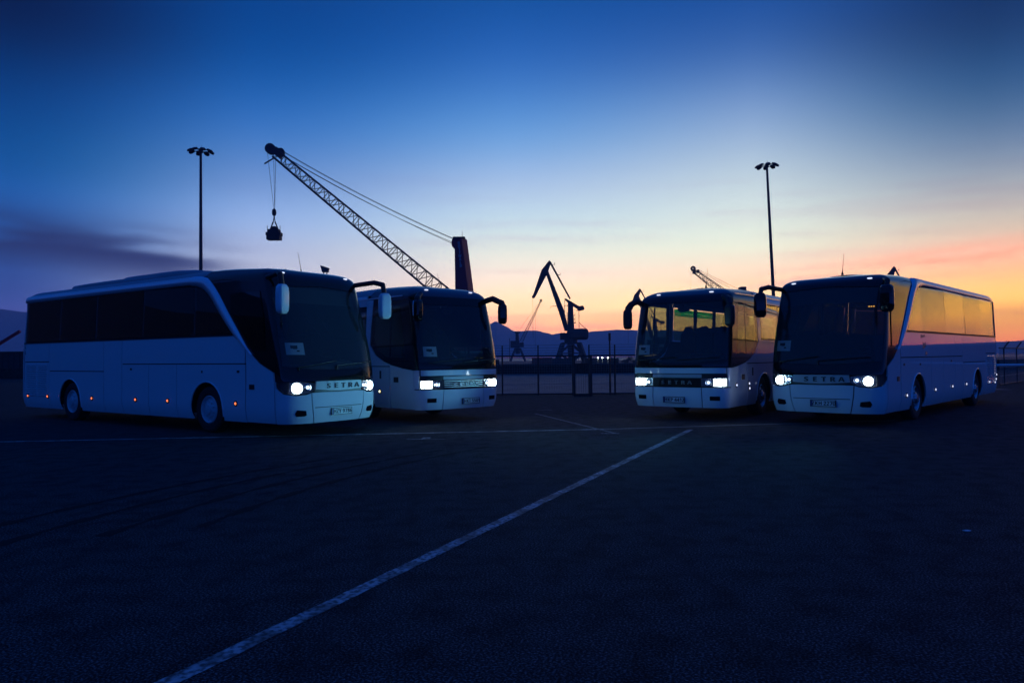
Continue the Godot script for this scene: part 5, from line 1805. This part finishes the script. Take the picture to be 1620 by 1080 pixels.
	d.set_meta("label", "portal crane of which only the jib peak shows above the right coach's roof")
	d = pc.duplicate() as Node3D
	put(d, "portal_crane")
	d.position = Vector3(70.8, -1.4, -368.0)
	d.set_meta("label", "portal crane whose jib peak shows over the mirror of the yellow-windowed coach")
	far_crane()
	lattice_crane()
	var fm := thing("camera_mast", "small twin-legged mast with tilted head showing above the left coach's roof", "mast", Vector3(-30.1, 0, -120.0))
	g = Geo.new()
	g.tube(Vector3(-0.35, 0, 0), Vector3(-0.25, 15.6, 0), 0.13, 0.1, 8)
	g.tube(Vector3(0.35, 0, 0), Vector3(0.25, 15.6, 0), 0.13, 0.1, 8)
	obj("leg", g, M.mast_steel, fm)
	g = Geo.new()
	g.prism([Vector2(-0.75, 16.6), Vector2(0.6, 16.15), Vector2(0.45, 15.5), Vector2(-0.45, 15.5)], Vector3(0, 0, -0.4), Vector3.RIGHT, Vector3.UP, Vector3(0, 0, 0.8))
	obj("head", g, M.mast_steel, fm)

	# ---- fence with gate
	mesh_fence("wire_fence", "wire mesh fence with barbed wire arms between the two coach pairs", Vector2(-12.0, -30.2), Vector2(14.0, -30.0), [[0.0, 14.45], [15.11, 26.0]], [0.5, 2.5, 4.5, 6.6, 8.6, 10.1, 11.6, 13.05, 14.45, 15.11, 15.95, 16.15, 17.6, 19.6, 21.6, 23.6, 25.8], 1.6, 2.03, Vector2(0, 0))
	var gt := thing("fence_gate", "narrow open-framed gate in the wire fence with a thick bottom bar", "gate", Vector3(2.45, 0, -29.4))
	g = Geo.new()
	g.bar(Vector3(0, 0.0, 0), Vector3(0, 1.6, 0), 0.09, 0.09)
	obj("gate_post", g, M.fence_steel, gt)
	g = Geo.new()
	g.bar(Vector3(0.66, 0.0, 0), Vector3(0.66, 1.6, 0), 0.09, 0.09)
	obj("gate_post", g, M.fence_steel, gt)
	g = Geo.new()
	g.bar(Vector3(0, 0.05, 0), Vector3(0.66, 0.05, 0), 0.09, 0.1)
	obj("bottom_bar", g, M.fence_steel, gt)
	g = Geo.new()
	g.bar(Vector3(0, 1.57, 0), Vector3(0.66, 1.57, 0), 0.07, 0.07)
	obj("top_bar", g, M.fence_steel, gt)
	g = Geo.new()
	for k in 6:
		g.tube(Vector3(0.09 * (k + 1), 0.1, 0), Vector3(0.09 * (k + 1), 1.55, 0), 0.004, 0.004, 4)
	obj("gate_mesh", g, M.fence_steel, gt).set_meta("kind", "stuff")
	var sp := thing("signal_post", "thin pole standing between the twin fence posts right of the gate", "pole", Vector3(3.98, 0, -30.3))
	g = Geo.new()
	g.tube(Vector3.ZERO, Vector3(0, 2.45, 0), 0.045, 0.03, 10)
	obj("pole", g, M.mast_steel, sp)
	g = Geo.new()
	g.tube(Vector3(0, 2.2, 0), Vector3(0.0, 2.5, 0), 0.05, 0.05, 10)
	obj("pole_cap", g, M.fence_steel, sp)
	mesh_fence("side_fence", "wire fence with outward slanting barbed wire arms behind the far right coach", Vector2(23.0, -35.1), Vector2(40.0, -53.5), [[0.0, 25.0]], [1.1, 4.5, 7.9, 11.3, 14.7, 18.1, 21.5, 24.9], 1.78, 2.1, Vector2(0.3, -0.05))
	var pr := thing("barrier_rail", "pale tubular barrier rail behind the rear of the far right coach", "barrier", Vector3(19.6, 0, -32.0))
	g = Geo.new()
	g.tube(Vector3(0, 1.02, 0), Vector3(14.0, 1.02, -0.6), 0.055, 0.055, 12)
	obj("rail", g, M.rail_steel, pr)
	for k in 6:
		g = Geo.new()
		g.tube(Vector3(0.6 + k * 2.5, 0, -0.04 - k * 0.1), Vector3(0.6 + k * 2.5, 1.0, -0.04 - k * 0.1), 0.04, 0.04, 8)
		obj("post", g, M.fence_steel, pr)

	# ---- things beyond the wall
	container(Vector3(9.2, -1.0, -229.0), Vector3(6.1, 2.2, 2.4), M.container_red, "rusty red shipping container left of the portal crane's legs")
	container(Vector3(15.6, -1.0, -232.0), Vector3(6.1, 1.9, 2.4), M.container_dark, "dark shipping container between the red one and the portal crane's legs")
	container(Vector3(-3.0, 0.0, -72.0), Vector3(3.4, 1.3, 2.4), M.container_dark, "dark low container above the quay wall beside the second coach's bumper")
	container(Vector3(24.0, -1.0, -200.0), Vector3(9.0, 2.0, 2.4), M.container_dark, "long dark container under the small harbour lamps")
	var lx := [[20.76, 1.15], [21.83, 1.12], [23.2, 1.12], [24.88, 1.1]]
	for k in 4:
		var hl := thing("harbour_lamp", ["leftmost small bright harbour lamp over the dark container", "second small harbour lamp from the left over the dark container", "third small harbour lamp, left of the thin fence pole", "small harbour lamp just right of the thin fence pole"][k], "lamp", Vector3(lx[k][0], -1.0, -180.0), 0.0, "small bright harbour lamps in the distance")
		g = Geo.new()
		g.tube(Vector3(0, 0, -0.1), Vector3(0, lx[k][1] + 1.0, -0.1), 0.06, 0.05, 6)
		obj("lamp_post", g, M.mast_steel, hl)
		g = Geo.new()
		g.blob(Vector3(0, lx[k][1] + 1.0, 0.05), Vector3(0.16, 0.15, 0.12), 2.5, Basis(), 6)
		obj("lamp_bulb", g, M.harbour_lamp_glow, hl)
		var ol := OmniLight3D.new()
		ol.light_color = Color(0.95, 1.0, 0.95)
		ol.light_energy = 3.0
		ol.light_size = 0.2
		ol.omni_range = 60.0
		ol.omni_attenuation = 2.0
		ol.shadow_enabled = true
		put(ol, "lamp_light", hl)
		ol.position = Vector3(0, lx[k][1] + 1.0, 0.35)
	tree(Vector3(24.6, -1.0, -160.0), 2.4, 11, "round dark shrub right of the thin fence pole")
	tree(Vector3(26.6, -1.0, -160.0), 2.1, 12, "lower dark shrub beside the rightmost gap before the coach")
	tree(Vector3(22.4, -1.0, -165.0), 1.9, 13, "dark shrub under the small harbour lamps")
	var rb := thing("jib_crane", "reddish slanting crane jib at the left edge behind the left coach", "crane", Vector3(-62.0, 0, -90.0))
	g = Geo.new()
	g.bar(Vector3(-2.4, 2.3, 0), Vector3(2.4, 5.2, 0), 0.3, 0.3)
	obj("jib", g, M.crane_red, rb)
	g = Geo.new()
	g.tube(Vector3(-2.0, 0, 0), Vector3(-2.0, 2.8, 0), 0.3, 0.25, 10)
	obj("column", g, M.crane_steel, rb)
	container(Vector3(-49.0, 0.0, -72.0), Vector3(12.2, 2.5, 2.4), M.container_dark, "dark container at the left edge behind the rear of the left coach")
